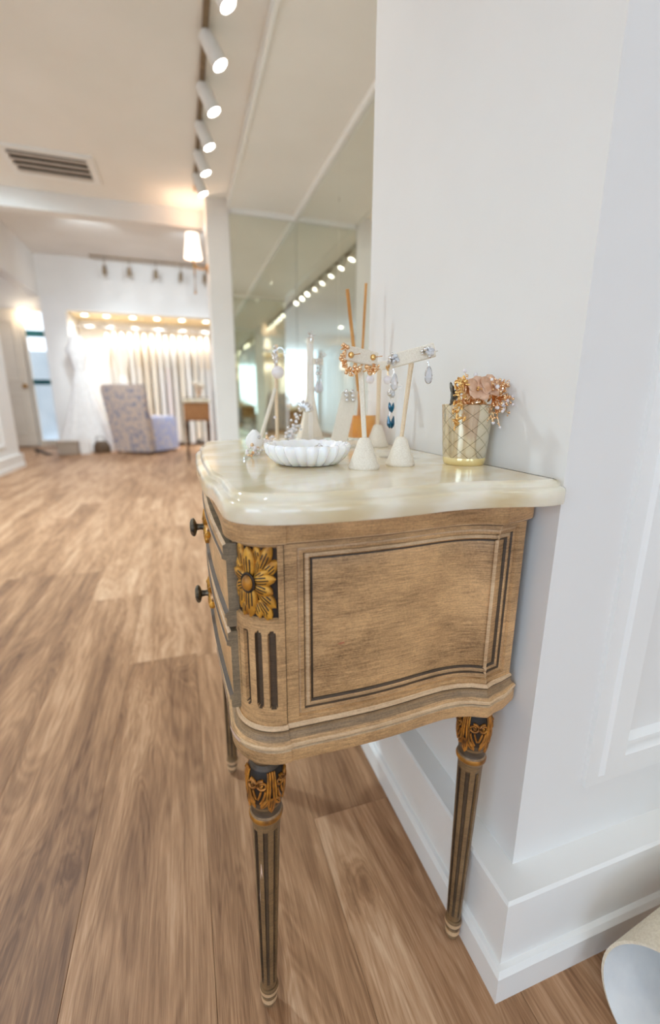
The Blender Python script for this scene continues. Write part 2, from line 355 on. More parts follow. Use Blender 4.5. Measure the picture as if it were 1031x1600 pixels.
# ------------------------------------------------------------------ SETTING: floor of oak planks
WX, WY = 0.446, 0.423          # wall face beside the console, and the end face of the same wall
YC, YE = 1.067, 3.95           # mirrored alcove runs from YC to YE
XM = 0.99                      # back mirror plane
ZC = 2.43                      # sales floor ceiling
fl = MB().box((-5.2, -6.2, -0.06), (3.2, 11.2, -0.008))
floor = struct('floor', fl, DARKGAP)
PW, PL = 0.228, 1.83
plank_mesh = None
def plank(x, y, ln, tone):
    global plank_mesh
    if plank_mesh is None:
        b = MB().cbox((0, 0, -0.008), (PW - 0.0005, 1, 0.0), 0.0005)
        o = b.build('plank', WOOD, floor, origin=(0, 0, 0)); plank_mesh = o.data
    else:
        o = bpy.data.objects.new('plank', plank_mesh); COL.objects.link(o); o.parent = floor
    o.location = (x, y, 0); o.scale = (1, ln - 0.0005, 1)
    o.color = (tone, tone, tone, 1)                       # board's own random tone, plus the floor's light falloff painted in
rp_ = random.Random(3)
joints = {-3: 2.52, -2: 2.12, 0: 1.50, -1: 3.35, 1: 0.75}
for k in range(-15, 9):
    x = -0.020 + k * PW
    y = -6.15 + rp_.random() * -1.0
    if k in joints: y = joints[k] - 5 * PL
    ymax = 0.9 if x > 1.2 else 10.9
    while y < ymax:
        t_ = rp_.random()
        if y < 1.3 and y + PL > 0.2 and k in (-1, -2, -3): t_ = 0.20 + .14 * t_  # near boards toned down to stand in for weaker light there
        elif y > 1.2: t_ = 0.48 + .38 * t_  # farther boards toned up, as if more light fell on them
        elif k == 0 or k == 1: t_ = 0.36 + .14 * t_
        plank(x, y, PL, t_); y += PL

# walls ------------------------------------------------------------
w1 = MB().box((WX, WY, 0), (2.4, YC - 0.006, ZC + 0.1))
wall_right = struct('wall_right', w1, WALL)
# panel moulding on the end face
def frame_sweep(mb, rect, prof, y0, mats, inward=True):
    """rectangular mitred moulding on the plane y = y0; prof = (distance in from the rect edge, height out of the wall)"""
    x0, x1, z0, z1 = rect; rings = []
    for t, h in prof:
        rings.append([(x0 + t, y0 - h, z0 + t), (x1 - t, y0 - h, z0 + t), (x1 - t, y0 - h, z1 - t), (x0 + t, y0 - h, z1 - t)])
    mb.loft(rings, True, 0, False)
pmld = MB(); frame_sweep(pmld, (0.566, 1.9, 0.300, 2.1), [(0, 0), (0.0, 0.007), (0.014, 0.011), (0.020, 0.011), (0.026, 0.016), (0.058, 0.020), (0.066, 0.012), (0.072, 0.010), (0.082, -0.002)], WY, None)
struct('panel_moulding', pmld, TRIM, wall_right, origin=(0, 0, 0), smooth=30)
# baseboard around the wall: shoe + board with a ledge
def baseboard(name, path, side=1, h=0.182, parent=None):
    """path = wall-face polyline; offset outwards"""
    prof = [(0.058, 0.0), (0.058, 0.050), (0.052, 0.056), (0.045, 0.058), (0.045, h - 0.026), (0.047, h - 0.022), (0.047, h - 0.004), (0.043, h), (0.0, h + 0.001)]
    pts = [Vector((p[0], p[1], 0)) for p in path]; rings = []
    for o, z in prof:
        ring = []
        for i, p in enumerate(pts):
            ds = []
            if i > 0: ds.append((pts[i] - pts[i - 1]).normalized())
            if i < len(pts) - 1: ds.append((pts[i + 1] - pts[i]).normalized())
            ns = [Vector((d.y, -d.x, 0)) * side for d in ds]
            n = ns[0] if len(ns) == 1 else (ns[0] + ns[1]) / (1 + ns[0].dot(ns[1]))
            ring.append(p + n * o + Vector((0, 0, z)))
        rings.append(ring)
    b = MB().loft(rings, False, 0, False)
    return struct(name, b, TRIM, parent, smooth=25)
baseboard('baseboard_right', [(WX, YC - 0.006), (WX, WY), (2.4, WY)], 1)
# alcove: back mirror wall, end wall mirrors, plinth and ceiling
al = MB().box((XM + 0.012, YC - 0.006, 0), (XM + 0.15, YE + 0.2, ZC + 0.1))
wall_alcove = struct('wall_alcove', al, WALL)
def mirror_panel(lo, hi):
    b = MB().cbox(lo, hi, 0.002); return b.build('mirror_panel', MIRROR, wall_alcove, origin=(0, 0, 0))
ZM = 2.335
for y0, y1 in ((YC, 1.90), (1.903, 2.86), (2.863, YE)):
    mirror_panel((XM, y0 + 0.001, 0.2), (XM + 0.010, y1, ZM))
mirror_panel((WX + 0.006, YE, 0.2), (XM, YE + 0.01, ZM))
mirror_panel((WX + 0.006, YC - 0.005, 0.2), (XM, YC, ZM))
pl_ = MB().box((WX + 0.05, YC, 0.0), (XM, YE, 0.19)); struct('trim_1', pl_, TRIM)
tr = MB().box((XM - 0.022, YC, ZM), (XM, YE, 2.37)).box((WX + 0.02, YE - 0.02, ZM), (XM - 0.022, YE, 2.37)).box((WX + 0.02, YC, ZM), (XM - 0.022, YC + 0.02, 2.37))
struct('trim_2', tr, TRIM)
ac = MB().box((WX + 0.012, YC, 2.37), (XM + 0.012, YE, 2.50)); struct('ceiling_alcove', ac, CEIL)
tr = MB().box((WX - 0.006, YC, 2.362), (WX + 0.012, YE, 2.4305)); struct('trim_3', tr, TRIM, bevel=0.002)
# far pillar that closes the alcove
pi_ = MB().box((0.277, YE + 0.012, 0), (XM + 0.012, YE + 0.22, 3.5)).box((0.277, YE, 0), (WX + 0.004, YE + 0.012, ZC))
struct('wall_pillar', pi_, WALL)
# ceilings
struct('ceiling', MB().box((-2.40, -6.2, ZC), (2.4, YC, ZC + 0.1)).box((-2.40, YC, ZC), (WX + 0.012, 4.25, ZC + 0.1)), CEIL)
struct('wall_header', MB().box((-2.40, 4.25, 2.30), (0.277, 4.37, 3.46)), WALL)
struct('ceiling_gown_room', MB().box((-5.2, 4.25, 3.36), (3.2, 11.2, 3.46)), CEIL)
# left wall with its opening to the far corner, and a hole for the added window
struct('wall_left', MB().box((-2.40, -6.2, 0), (-2.25, -2.2, 3.46)).box((-2.40, -2.2, 0), (-2.25, -0.4, 0.55)).box((-2.40, -2.2, 2.15), (-2.25, -0.4, 3.46)).box((-2.40, -0.4, 0), (-2.25, 7.29, 3.46)).box((-2.40, 7.29, 2.68), (-2.25, 9.5, 3.46)), WALL)
lp = MB()
for k in range(9):
    y0 = 6.9 - 1.35 * (k + 1); 
    rect = (y0 + 0.1, y0 + 1.25, 0.3, 2.15)
    if rect[0] < -0.25 and rect[1] > -2.35: continue
    rings = [[(-2.25 + h, rect[0] + t, rect[2] + t), (-2.25 + h, rect[1] - t, rect[2] + t), (-2.25 + h, rect[1] - t, rect[3] - t), (-2.25 + h, rect[0] + t, rect[3] - t)] for t, h in ((0, 0), (0, .012), (.03, .018), (.05, .01), (.055, 0))]
    lp = MB().loft(rings); struct('panel_moulding', lp, TRIM, bpy.data.objects['wall_left'], origin=(0, 0, 0))
baseboard('baseboard_left', [(-2.25, -6.2), (-2.25, 7.29)], 1)
# far wall of the gown room: pier, fascia over the niche, niche back and soffit
struct('wall_far', MB().box((-2.25, 9.5, 0), (-1.86, 10.6, 3.46)).box((-1.86, 9.5, 2.48), (2.4, 9.62, 3.46)).box((-1.86, 10.5, 0), (2.4, 10.6, 2.6)), WALL)
struct('trim_4', MB().box((-1.86, 9.62, 2.475), (2.4, 10.5, 2.50)), NICHECREAM)
struct('wall_side', MB().box((2.3, 4.0, 0), (2.4, 10.6, 3.46)).box((XM + 0.012, YE + 0.06, 0), (2.4, YE + 0.22, 3.46)), WALL)
struct('wall_corner', MB().box((-5.2, 10.5, 0), (-2.83, 10.6, 3.46)).box((-2.83, 10.5, 2.62), (-2.38, 10.6, 3.46)).box((-2.38, 10.5, 0), (-2.25, 10.6, 3.46)).box((-5.2, 4.2, 0), (-5.1, 10.6, 3.46)).box((-5.2, 4.2, 0), (-2.4, 4.3, 3.46)), WALL)
baseboard('baseboard_far', [(-1.86, 10.5), (2.3, 10.5)], 1, 0.14)
# back wall behind the camera with the two shop windows
bw = MB()
bw.box((-2.4, -6.2, 0), (2.4, -6.05, 0.4)).box((-2.4, -6.2, 2.5), (2.4, -6.05, ZC + 0.1))
for x0, x1 in ((-2.4, -2.1), (-0.2, 0.45), (2.05, 2.4)): bw.box((x0, -6.2, 0.4), (x1, -6.05, 2.5))
struct('wall_back', bw, WALL)
for n, (x0, x1) in enumerate(((-2.1, -0.2), (0.45, 2.05))):
    f = MB()
    for a, b in ((x0, x0 + .06), (x1 - .06, x1), ((x0 + x1) / 2 - .025, (x0 + x1) / 2 + .025)): f.box((a, -6.15, 0.4), (b, -6.09, 2.42))
    f.box((x0, -6.15, 0.4), (x1, -6.09, 0.46)).box((x0, -6.15, 2.36), (x1, -6.09, 2.42))
    win = struct('window_%d' % (n + 1), f, TRIM)
    MB().box((x0 + .06, -6.122, .46), (x1 - .06, -6.118, 2.36)).build('pane', GLASS, win, origin=(0, 0, 0))
sf = MB()  # unseen window, added so side light can reach the console wall
for a, b in ((-2.2, -2.14), (-1.33, -1.27), (-0.46, -0.4)): sf.box((-2.36, a, 0.55), (-2.30, b, 2.15))
sf.box((-2.36, -2.2, 0.55), (-2.30, -0.4, 0.61)).box((-2.36, -2.2, 2.09), (-2.30, -0.4, 2.15))
win = struct('window_4', sf, TRIM)
MB().box((-2.332, -2.14, .61), (-2.328, -0.46, 2.09)).build('pane', GLASS, win, origin=(0, 0, 0))
struct('wall_near', MB().box((2.3, -6.2, 0), (2.4, WY, ZC)), WALL)
# glazed side of the corner beyond the opening
d1 = MB().box((-3.42, 10.44, 0.02), (-2.86, 10.49, 2.60))
door = struct('door_1', d1, CREAMDOOR, bevel=0.004)
for z0, z1 in ((0.25, 1.05), (1.28, 2.40)):
    rr = [[(-3.32 + t, 10.44 - h, z0 + t), (-2.96 - t, 10.44 - h, z0 + t), (-2.96 - t, 10.44 - h, z1 - t), (-3.32 + t, 10.44 - h, z1 - t)] for t, h in ((0, 0), (0.006, .012), (.03, .012), (.045, .002))]
    MB().loft(rr).build('panel', CREAMDOOR, door, origin=(0, 0, 0))
MB().ball((-2.92, 10.385, 1.19), 0.045, 12, 8).tube([(-2.92, 10.44, 1.19), (-2.92, 10.40, 1.19)], 0.018, 10).build('knob', BRASS, door, origin=(0, 0, 0), smooth=40)
wf = MB()
for a, b in ((-2.83, -2.79), (-2.42, -2.38)): wf.box((a, 10.46, 0.0), (b, 10.54, 2.62))
wf.box((-2.79, 10.46, 2.58), (-2.42, 10.54, 2.62)).box((-2.79, 10.46, 0.0), (-2.42, 10.54, 0.12))
win = struct('window_3', wf, CREAMDOOR)
MB().box((-2.79, 10.498, .12), (-2.42, 10.502, 2.58)).build('pane', GLASS, win, origin=(0, 0, 0))
MB().box((-2.79, 10.47, 1.22), (-2.42, 10.53, 1.32)).box((-2.79, 10.48, 2.12), (-2.42, 10.52, 2.24)).build('glazing_bar', TEALFRAME, win, origin=(0, 0, 0))
struct('wall_street', MB().box((-4.2, 12.0, 0), (-1.4, 12.1, 2.0)), STREETGREY)

# ------------------------------------------------------------------ ceiling fittings
vt = empty('ceiling_vent', (-0.71, 3.79, ZC), 'white-framed rectangular air vent with brown-grey slats in the ceiling', 'vent')
x0, x1, y0, y1 = -0.98, -0.44, 3.60, 3.99
fr = MB().box((x0, y0, ZC - .014), (x1, y0 + .045, ZC)).box((x0, y1 - .045, ZC - .014), (x1, y1, ZC)).box((x0, y0 + .0452, ZC - .014), (x0 + .045, y1 - .0452, ZC)).box((x1 - .045, y0 + .0452, ZC - .014), (x1, y1 - .0452, ZC))
fr.build('frame', TRIM, vt)
MB().box((x0 + .045, y0 + .045, ZC - .0015), (x1 - .045, y1 - .045, ZC - .0005)).build('backing', VENTBACK, vt)
for k in range(4):
    yy = y0 + .085 + k * .075
    M_ = Matrix.Translation((0, yy, ZC - .014)) @ Matrix.Rotation(radians(14), 4, 'X')
    MB().box((x0 + .045, -.036, -.003), (x1 - .045, .036, .003), M=M_).build('slat', VENTM, vt)
tk = empty('light_track', (0.20, 0.0, ZC), 'slim bronze track bar running along the ceiling above the console', 'light track')
for a, b in ((-2.6, 1.2), (1.2, 3.85)):
    MB().box((0.19, a, ZC - .022), (0.215, b - 0.01, ZC - .0005)).build('bar', GREYGOLD, tk, bevel=0.003)
def track_head(loc, lens, label, group, name='track_light', energy=12, mat=LAMP, body=WHITEMETAL, r=0.034, ln=0.13, aim=None):
    loc = Vector(loc); lens = Vector(lens); d = (lens - loc).normalized(); h = empty(name, loc, label, 'light', group)
    Mx = Matrix.Translation(lens) @ frame_axes(d).to_4x4()
    MB().lathe([(r * .55, -ln), (r * .9, -ln * .93), (r, -ln * .7), (r, 0), (r * .9, .001), (r * .86, -.006)], 20, M=Mx, caps=False).lathe([(r * .55, -ln), (0.001, -ln)], 20, M=Mx, caps=False).build('housing', body, h, smooth=40)
    MB().lathe([(r * .86, -.006), (r * .6, -.003), (0.001, -.002)], 20, M=Mx, caps=False).build('lens', mat, h)
    MB().tube([loc, loc + Vector((0, 0, -.02)), lens - d * ln * .8], 0.007, 8).build('arm', body, h)
    if energy:
        light('SPOT', 'track_lamp', lens + d * .01, lens + d, energy, (230, 245, 255), 0.03, cone=75, blend=0.8)
    return h
nth_ = ['first', 'second', 'third', 'fourth', 'fifth', 'sixth', 'seventh', 'eighth', 'ninth', 'tenth']
ords = ['nearest', 'second', 'third', 'fourth', 'fifth', 'farthest']
for k, (y, z) in enumerate(((2.01, 2.30), (2.32, 2.30), (2.65, 2.30), (2.98, 2.30), (3.29, 2.30), (3.59, 2.30))):
    track_head((0.20, y + (.012, .012, .010, .004, .0, -.004)[k], ZC - .022), (0.262 - .004 * k, y, z), ['white cylindrical track spotlight cut by the top edge of the photo', 'white track spotlight, second one back along the ceiling track', 'white track spotlight, third one back along the ceiling track', 'white track spotlight, fourth one back along the ceiling track', 'white track spotlight, fifth one back along the ceiling track', 'white track spotlight at the far end of the track by the pillar'][k], 'spotlights on the ceiling track', energy=(12, 12, 12, 8, 3, 0)[k])
for k, y in enumerate((1.64, 1.36, 1.03, -0.17, -0.50, -0.83, -1.2, -1.6, -2.0, -2.4)):
    track_head((0.20, y - .02, ZC - .022), (0.262, y, 2.32), 'white track spotlight reflected in the mirrors, %s in the row after the visible ones' % nth_[k], 'spotlights seen only in the mirrors', energy=3)
def downlight(x, y, z, label, grp, r=0.05, mat=LAMP):
    h = empty('downlight', (x, y, z), label, 'light', grp)
    MB().lathe([(r * 1.35, 0), (r * 1.35, -.006), (r, -.008), (r, -.002)], 20, (x, y, z), caps=False).build('rim', TRIM, h)
    MB().lathe([(r, -.003), (0.001, -.003)], 20, (x, y, z), caps=False).build('lens', mat, h)
    return h
for k, (x, y) in enumerate(((-1.3, 2.6), (-1.3, 1.0), (-1.3, -1.4), (-0.2, -2.6), (-1.2, -3.6), (-0.2, -4.6), (1.2, -1.2), (0.9, -3.4))):
    downlight(x, y, ZC, 'round recessed ceiling downlight reflected in the mirrors, %s along the ceiling' % nth_[k], 'downlights seen only in the mirrors')
# puck lights under the niche soffit
for k, x in enumerate((-1.62, -1.25, -0.79, -0.35, 0.11, 0.57)):
    lb = ['leftmost', 'second from left', 'third from left', 'fourth from left', 'fifth from left', 'rightmost'][k]
    downlight(x, 9.85, 2.475, 'warm round puck light above the gown rail, %s of the six' % lb, 'puck lights above the gown rail', 0.055, PUCK)
    light('SPOT', 'puck_lamp', (x, 9.85, 2.45), (x, 9.9, 0), 27, (250, 248, 244), 0.05, cone=150, blend=0.9)
# track on the gown-room ceiling with five small heads
t2 = empty('light_track', (-0.5, 9.3, 3.36), 'thin grey track bar on the far ceiling above the gowns', 'light track')
MB().box((-1.35, 9.28, 3.335), (0.6, 9.31, 3.3595)).build('bar', GREYGOLD, t2)
for k, x in enumerate((-1.12, -0.72, -0.27, 0.16, 0.58)):
    lb = ['leftmost', 'second from left', 'middle', 'fourth from left', 'rightmost'][k]
    track_head((x, 9.295, 3.335), (x - .02, 9.33, 3.07), 'small grey spotlight hanging from the far track, %s of five' % lb, 'spotlights on the far track', energy=0.7, mat=LAMPDIM, body=GREYGOLD, r=0.035, ln=0.15)
# sconces
def sconce(px, py, z, nx, label, grp=None):
    """wall sconce: backplate on a face whose outward normal is -x (nx=-1) or +x (nx=1)"""
    s = empty('wall_sconce', (px, py, z), label, 'light', grp)
    sx = px + nx * 0.11
    MB().lathe([(0.001, 0), (0.035, 0), (0.035, .008), (0.03, .012), (0.001, .014)], 20, M=Matrix.Translation((px, py, z - .06)) @ frame_axes((nx, 0, 0)).to_4x4(), caps=False).build('backplate', BRASS, s, smooth=40)
    MB().tube([(px, py, z - .06), (px + nx * .05, py, z - .065), (px + nx * .09, py, z - .06), (sx, py, z - .03), (sx, py, z + .02)], 0.006, 8).build('arm', BRASS, s, smooth=60)
    MB().tube([(sx, py, z + .02), (sx + .004, py, z - .10), (sx, py, z - .24)], 0.006, 8).ball((sx, py, z - .245), .010).build('rod', BRASS, s, smooth=60)
    MB().lathe([(0.072, 0.01), (0.07, 0.012), (0.048, 0.185), (0.05, 0.186)], 28, (sx, py, z), caps=False).build('shade', SHADE, s, smooth=60)
    MB().ball((sx, py, z + .09), 0.022, 12, 8).build('bulb', BULB, s, smooth=60)
    light('POINT', 'sconce_lamp', (sx, py, z + .13), (sx, py, 0), 2.2, (255, 226, 194), 0.03)
sconce(0.277, 4.06, 2.01, -1, 'brass wall sconce with a glowing white cone shade on the far pillar')
sconce(-2.25, 0.25, 1.75, 1, 'brass sconce on the left wall, nearer of two seen in the mirrors', 'sconces seen only in the mirrors')
sconce(-2.25, -3.6, 1.75, 1, 'brass sconce on the left wall, farther of two seen in the mirrors', 'sconces seen only in the mirrors')
g2 = empty('wall_lamp', (-2.74, 10.38, 2.48), 'pair of glowing round bulbs beside the cream door top', 'light')
MB().ball((-2.75, 10.33, 2.54), 0.065, 14, 8).build('bulb', PUCK, g2, smooth=60); MB().ball((-2.73, 10.33, 2.42), 0.06, 14, 8).build('bulb', PUCK, g2, smooth=60)
MB().tube([(-2.81, 10.46, 2.48), (-2.77, 10.36, 2.48), (-2.74, 10.34, 2.50), (-2.74, 10.34, 2.40)], .008).build('arm', BRASS, g2)

# ------------------------------------------------------------------ CONSOLE CABINET
YM = 0.735                                             # middle of the cabinet along the wall
cons = empty('console_cabinet', (0.235, YM, 0), 'antique taupe-glazed console cabinet with gilded carving and an onyx marble top', 'cabinet')
PCX, PCY, PR = 0.090, 0.505, 0.050                     # corner post: a quarter round
def post_pt(deg, out=0.0): a = radians(deg); return (PCX + (PR + out) * cos(a), PCY + (PR + out) * sin(a))
SIDE = [(0.0925, 0.4570), (0.13, 0.4562), (0.17, 0.4550), (0.21, 0.4552), (0.25, 0.4575), (0.285, 0.4610), (0.315, 0.4630), (0.34, 0.4615), (0.360, 0.4562), (0.3755, 0.4484), (0.3785, 0.4468), (0.3812, 0.4482), (0.390, 0.4516), (0.408, 0.4550), (0.428, 0.4580)]
FRONT = [(0.0405, 0.525), (0.041, 0.56), (0.040, 0.60), (0.038, 0.66), (0.0365, 0.70), (0.036, YM)]
def body_plan(n=10):
    """closed plan, counter-clockwise seen from above: rear near corner, near side, corner post, front ... and mirrored"""
    half = list(reversed(SIDE)) + [post_pt(272 - 88 * i / n) for i in range(n + 1)] + FRONT
    far = [(x, 2 * YM - y) for x, y in reversed(half[:-1])]
    return half + far
def plan_normals(pl, closed=True):
    ns = []; n = len(pl)
    for i in range(n):
        a = Vector(pl[(i - 1) % n]); b = Vector(pl[(i + 1) % n]); d = (b - a).normalized(); ns.append(Vector((-d.y, d.x)))
    return ns
def sweep(mb, plan, prof, mats):
    ns = plan_normals(plan)
    c = Vector((sum(p[0] for p in plan) / len(plan), sum(p[1] for p in plan) / len(plan)))
    sgn = 1 if sum((Vector(p) - c).dot(n) for p, n in zip(plan, ns)) > 0 else -1
    rings = [[(p[0] + n.x * o * sgn, p[1] + n.y * o * sgn, z) for p, n in zip(plan, ns)] for o, z in prof]
    return mb.loft(rings, True, 0, False, mats)
PLAN = body_plan()
# carcass (behind the applied panels), closed top and bottom
ca = MB(); sweep(ca, PLAN, [(-0.008, 0.462), (-0.008, 0.776)], [0]); 
ns_ = plan_normals(PLAN)
ca.add([(p[0], p[1], 0.466) for p in PLAN], [list(range(len(PLAN)))], 0)
ca.add([(p[0], p[1], 0.776) for p in PLAN], [list(range(len(PLAN)))], 0)
ca.build('carcass', GLAZE, cons)
# top rail and base moulding
rl = MB(); sweep(rl, PLAN, [(-0.008, 0.7460), (0.0005, 0.7462), (0.002, 0.7480), (0.007, 0.7488), (0.0085, 0.7500), (0.0092, 0.7512), (0.0092, 0.7745), (0.007, 0.7772), (-0.008, 0.7775)], [1, 1, 1, 2, 2, 0, 0, 0])
rl.build('top_rail', [PAINT, GLAZE, WORN], cons, smooth=35)
bs = MB(); sweep(bs, PLAN, [(-0.008, 0.5130), (0.0015, 0.5125), (0.0042, 0.5095), (0.0048, 0.5075), (0.0042, 0.5055), (0.0036, 0.5025), (0.0052, 0.4985), (0.0085, 0.4945), (0.0125, 0.4918), (0.0140, 0.4900), (0.0140, 0.4872), (0.0125, 0.4855), (0.0095, 0.4848), (0.0098, 0.4832), (0.0118, 0.4818), (0.0122, 0.4680), (0.0105, 0.4640), (0.004, 0.4615), (-0.02, 0.4615)],
                [0, 2, 2, 1, 3, 3, 3, 0, 2, 2, 1, 1, 1, 2, 0, 0, 1, 1])
bs.build('base_moulding', [PAINT, GLAZE, WORN, GREYGLAZE], cons, smooth=35)
# near side panel: one height field along the serpentine plan, with a mitred moulded frame
def poly_param(pl):
    L = [0.0]
    for a, b in zip(pl, pl[1:]): L.append(L[-1] + (Vector(b) - Vector(a)).length)
    return L
def spline_at(pl, L, s):
    s = max(0, min(L[-1], s))
    for i in range(len(pl) - 1):
        if s <= L[i + 1] + 1e-9:
            t = (s - L[i]) / (L[i + 1] - L[i]); a, b = Vector(pl[i]), Vector(pl[i + 1])
            p0 = Vector(pl[max(i - 1, 0)]); p3 = Vector(pl[min(i + 2, len(pl) - 1)])
            ta = (b - p0) * .5; tb = (p3 - a) * .5
            h = b - a
            p = a * (1 + 2 * t) * (1 - t) ** 2 + ta * t * (1 - t) ** 2 + b * t * t * (3 - 2 * t) + tb * t * t * (t - 1)
            return p
    return Vector(pl[-1])
PROF_T = [0.0, 0.00112, 0.00308, 0.00448, 0.00728, 0.00868, 0.0098, 0.01288, 0.01456, 0.01652, 0.01792]
PROF_D = [0.0, -0.0040, -0.0028, -0.0026, -0.0032, -0.0058, -0.0058, -0.0036, -0.0048, -0.0078, -0.0072]
PROF_M = [1, 0, 2, 0, 0, 1, 0, 2, 0, 1, 1]               # material of the band that ends at each break
def panel_side(side, flip):
    Lp = poly_param(side); tot = Lp[-1]; z0, z1 = 0.508, 0.750
    ra, rb, rz0, rz1 = 0.0175, tot - 0.0135, 0.5185, 0.7405
    ss = [0, 0.0006, ra - 0.004] + [ra + t for t in PROF_T]; k = 34
    ss += [ra + PROF_T[-1] + (rb - ra - 2 * PROF_T[-1]) * i / k for i in range(1, k)]
    ss += [rb - t for t in reversed(PROF_T)] + [rb + 0.003, tot - 0.001, tot]
    zs = [z0, rz0 - 0.002] + [rz0 + t for t in PROF_T] + [rz0 + PROF_T[-1] + (rz1 - rz0 - 2 * PROF_T[-1]) * i / 10 for i in range(1, 10)] + [rz1 - t for t in reversed(PROF_T)] + [rz1 + .002, z1]
    def dep(s, z):
        t = min(s - ra, rb - s, z - rz0, rz1 - z)
        if t <= 0: return 0.0
        for a, b, da, db in zip(PROF_T, PROF_T[1:], PROF_D, PROF_D[1:]):
            if t <= b + 1e-9: return da + (db - da) * (t - a) / (b - a)
        return PROF_D[-1]
    s_ridge = Lp[-5]; ss.extend([s_ridge - .0011, s_ridge - .0003, s_ridge + .0003, s_ridge + .0011]); ss.sort()
    def mt(s, z):
        if abs(s - s_ridge) < .0009: return 2
        t = min(s - ra, rb - s, z - rz0, rz1 - z)
        if s < 0.0006: return 1
        if t <= 0: return 0
        for i, b in enumerate(PROF_T[1:], 1):
            if t <= b: return PROF_M[i]
        return 0
    pts = [spline_at(side, Lp, s) for s in ss]; nr = []
    for i in range(len(pts)):
        d = (pts[min(i + 1, len(pts) - 1)] - pts[max(i - 1, 0)]).normalized(); nr.append(Vector((d.y, -d.x)))
    vs = []; fs = []; ms = []; nz = len(zs)
    for i, s in enumerate(ss):
        for z in zs:
            d = dep(s, z); p = pts[i] + nr[i] * d
            vs.append((p.x, (2 * YM - p.y) if flip else p.y, z))
    for i in range(len(ss) - 1):
        for j in range(nz - 1):
            a = i * nz + j; fs.append((a, a + nz, a + nz + 1, a + 1)); ms.append(mt((ss[i] + ss[i + 1]) / 2, (zs[j] + zs[j + 1]) / 2))
    mb = MB().add(vs, fs, ms)
    return mb.build('side_panel', [PAINT, GLAZE, WORN], cons, smooth=30)
panel_side(SIDE, False); panel_side(SIDE, True)
# corner posts with three stopped flutes, and a sunk dark block for the carving
FL = [(214, .0040), (234.5, .0042), (254, .0046), (197, .0016)]
def post(flip):
    n, nz = 110, 96; z0, z1 = 0.508, 0.750; A0, A1 = 184, 272
    def inside(a, z):
        for c, hw in FL:
            x = radians(a - c) * PR; zz = 0 if 0.5415 < z < 0.634 else (z - 0.634 if z >= 0.634 else 0.5415 - z)
            if sqrt(x * x + (zz * .8) ** 2) < hw: return True
        return False
    def block(a, z): return 187 < a < 264 and 0.656 < z < 0.7435
    zs = [z0 + (z1 - z0) * j / nz for j in range(nz + 1)]
    def fn(u, v):
        a = A0 + (A1 - A0) * u; z = z0 + (z1 - z0) * v
        d = -0.0045 if inside(a, z) else (-0.004 if block(a, z) else 0.0)
        x, y = post_pt(a, d); return (x, 2 * YM - y if flip else y, z)
    def mf(u, v):
        a = A0 + (A1 - A0) * u; z = z0 + (z1 - z0) * v
        if inside(a, z): return 1
        return 3 if block(a, z) else 0
    MB().grid(fn, n, nz, matfn=mf).build('corner_post', [PAINT, GLAZE, WORN, GOLDDARK], cons, smooth=35)
post(False); post(True)
# carved rosette: petals laid on the post, each with dark veins cut in
def petal_grid(mb, place, length, width, rise, nu=10, nv=8, tip=0.5, veins=(0.0, -0.42, 0.42), curl=0.0, round_=0.9):
    """place(u along, v across, height) -> point. mats: 0 gold, 1 vein, 2 rim"""
    def wd(u): return width * max(0.02, sin(pi * min(1, max(0, u)) ** round_ * 0.90 + 0.22)) ** 0.62 * (1 if u < .995 else .25)
    cols = [-1, -0.86]
    vv = sorted(set(cols + [-c for c in cols] + [x for c in veins for x in (c - .10, c + .10)] + [-0.2, 0.2, -.66, .66]))
    us = [i / nu for i in range(nu + 1)]; nvv = len(vv)
    vs = []; fs = []; ms = []
    for u in us:
        for v in vv:
            h = rise * (0.35 + 0.65 * (1 - v * v)) * (0.55 + 0.6 * sin(pi * (0.15 + 0.75 * u))) + curl * u * u
            if abs(v) == 1: h = -0.001
            vs.append(place(u * length, v * wd(u), h))
    for i in range(nu):
        for j in range(nvv - 1):
            vm = (vv[j] + vv[j + 1]) / 2; um = (us[i] + us[i + 1]) / 2
            isv = any(abs(vm - c) < 0.06 for c in veins) and 0.12 < um < (0.72 if abs(vm) < .1 else .6)
            a = i * nvv + j; fs.append((a, a + nvv, a + nvv + 1, a + 1)); ms.append(1 if isv else (2 if abs(vm) > .86 and um > .3 else 0))
    # sink the veins
    for i, u in enumerate(us):
        for j in range(nvv): pass
    return mb.add(vs, fs, ms)
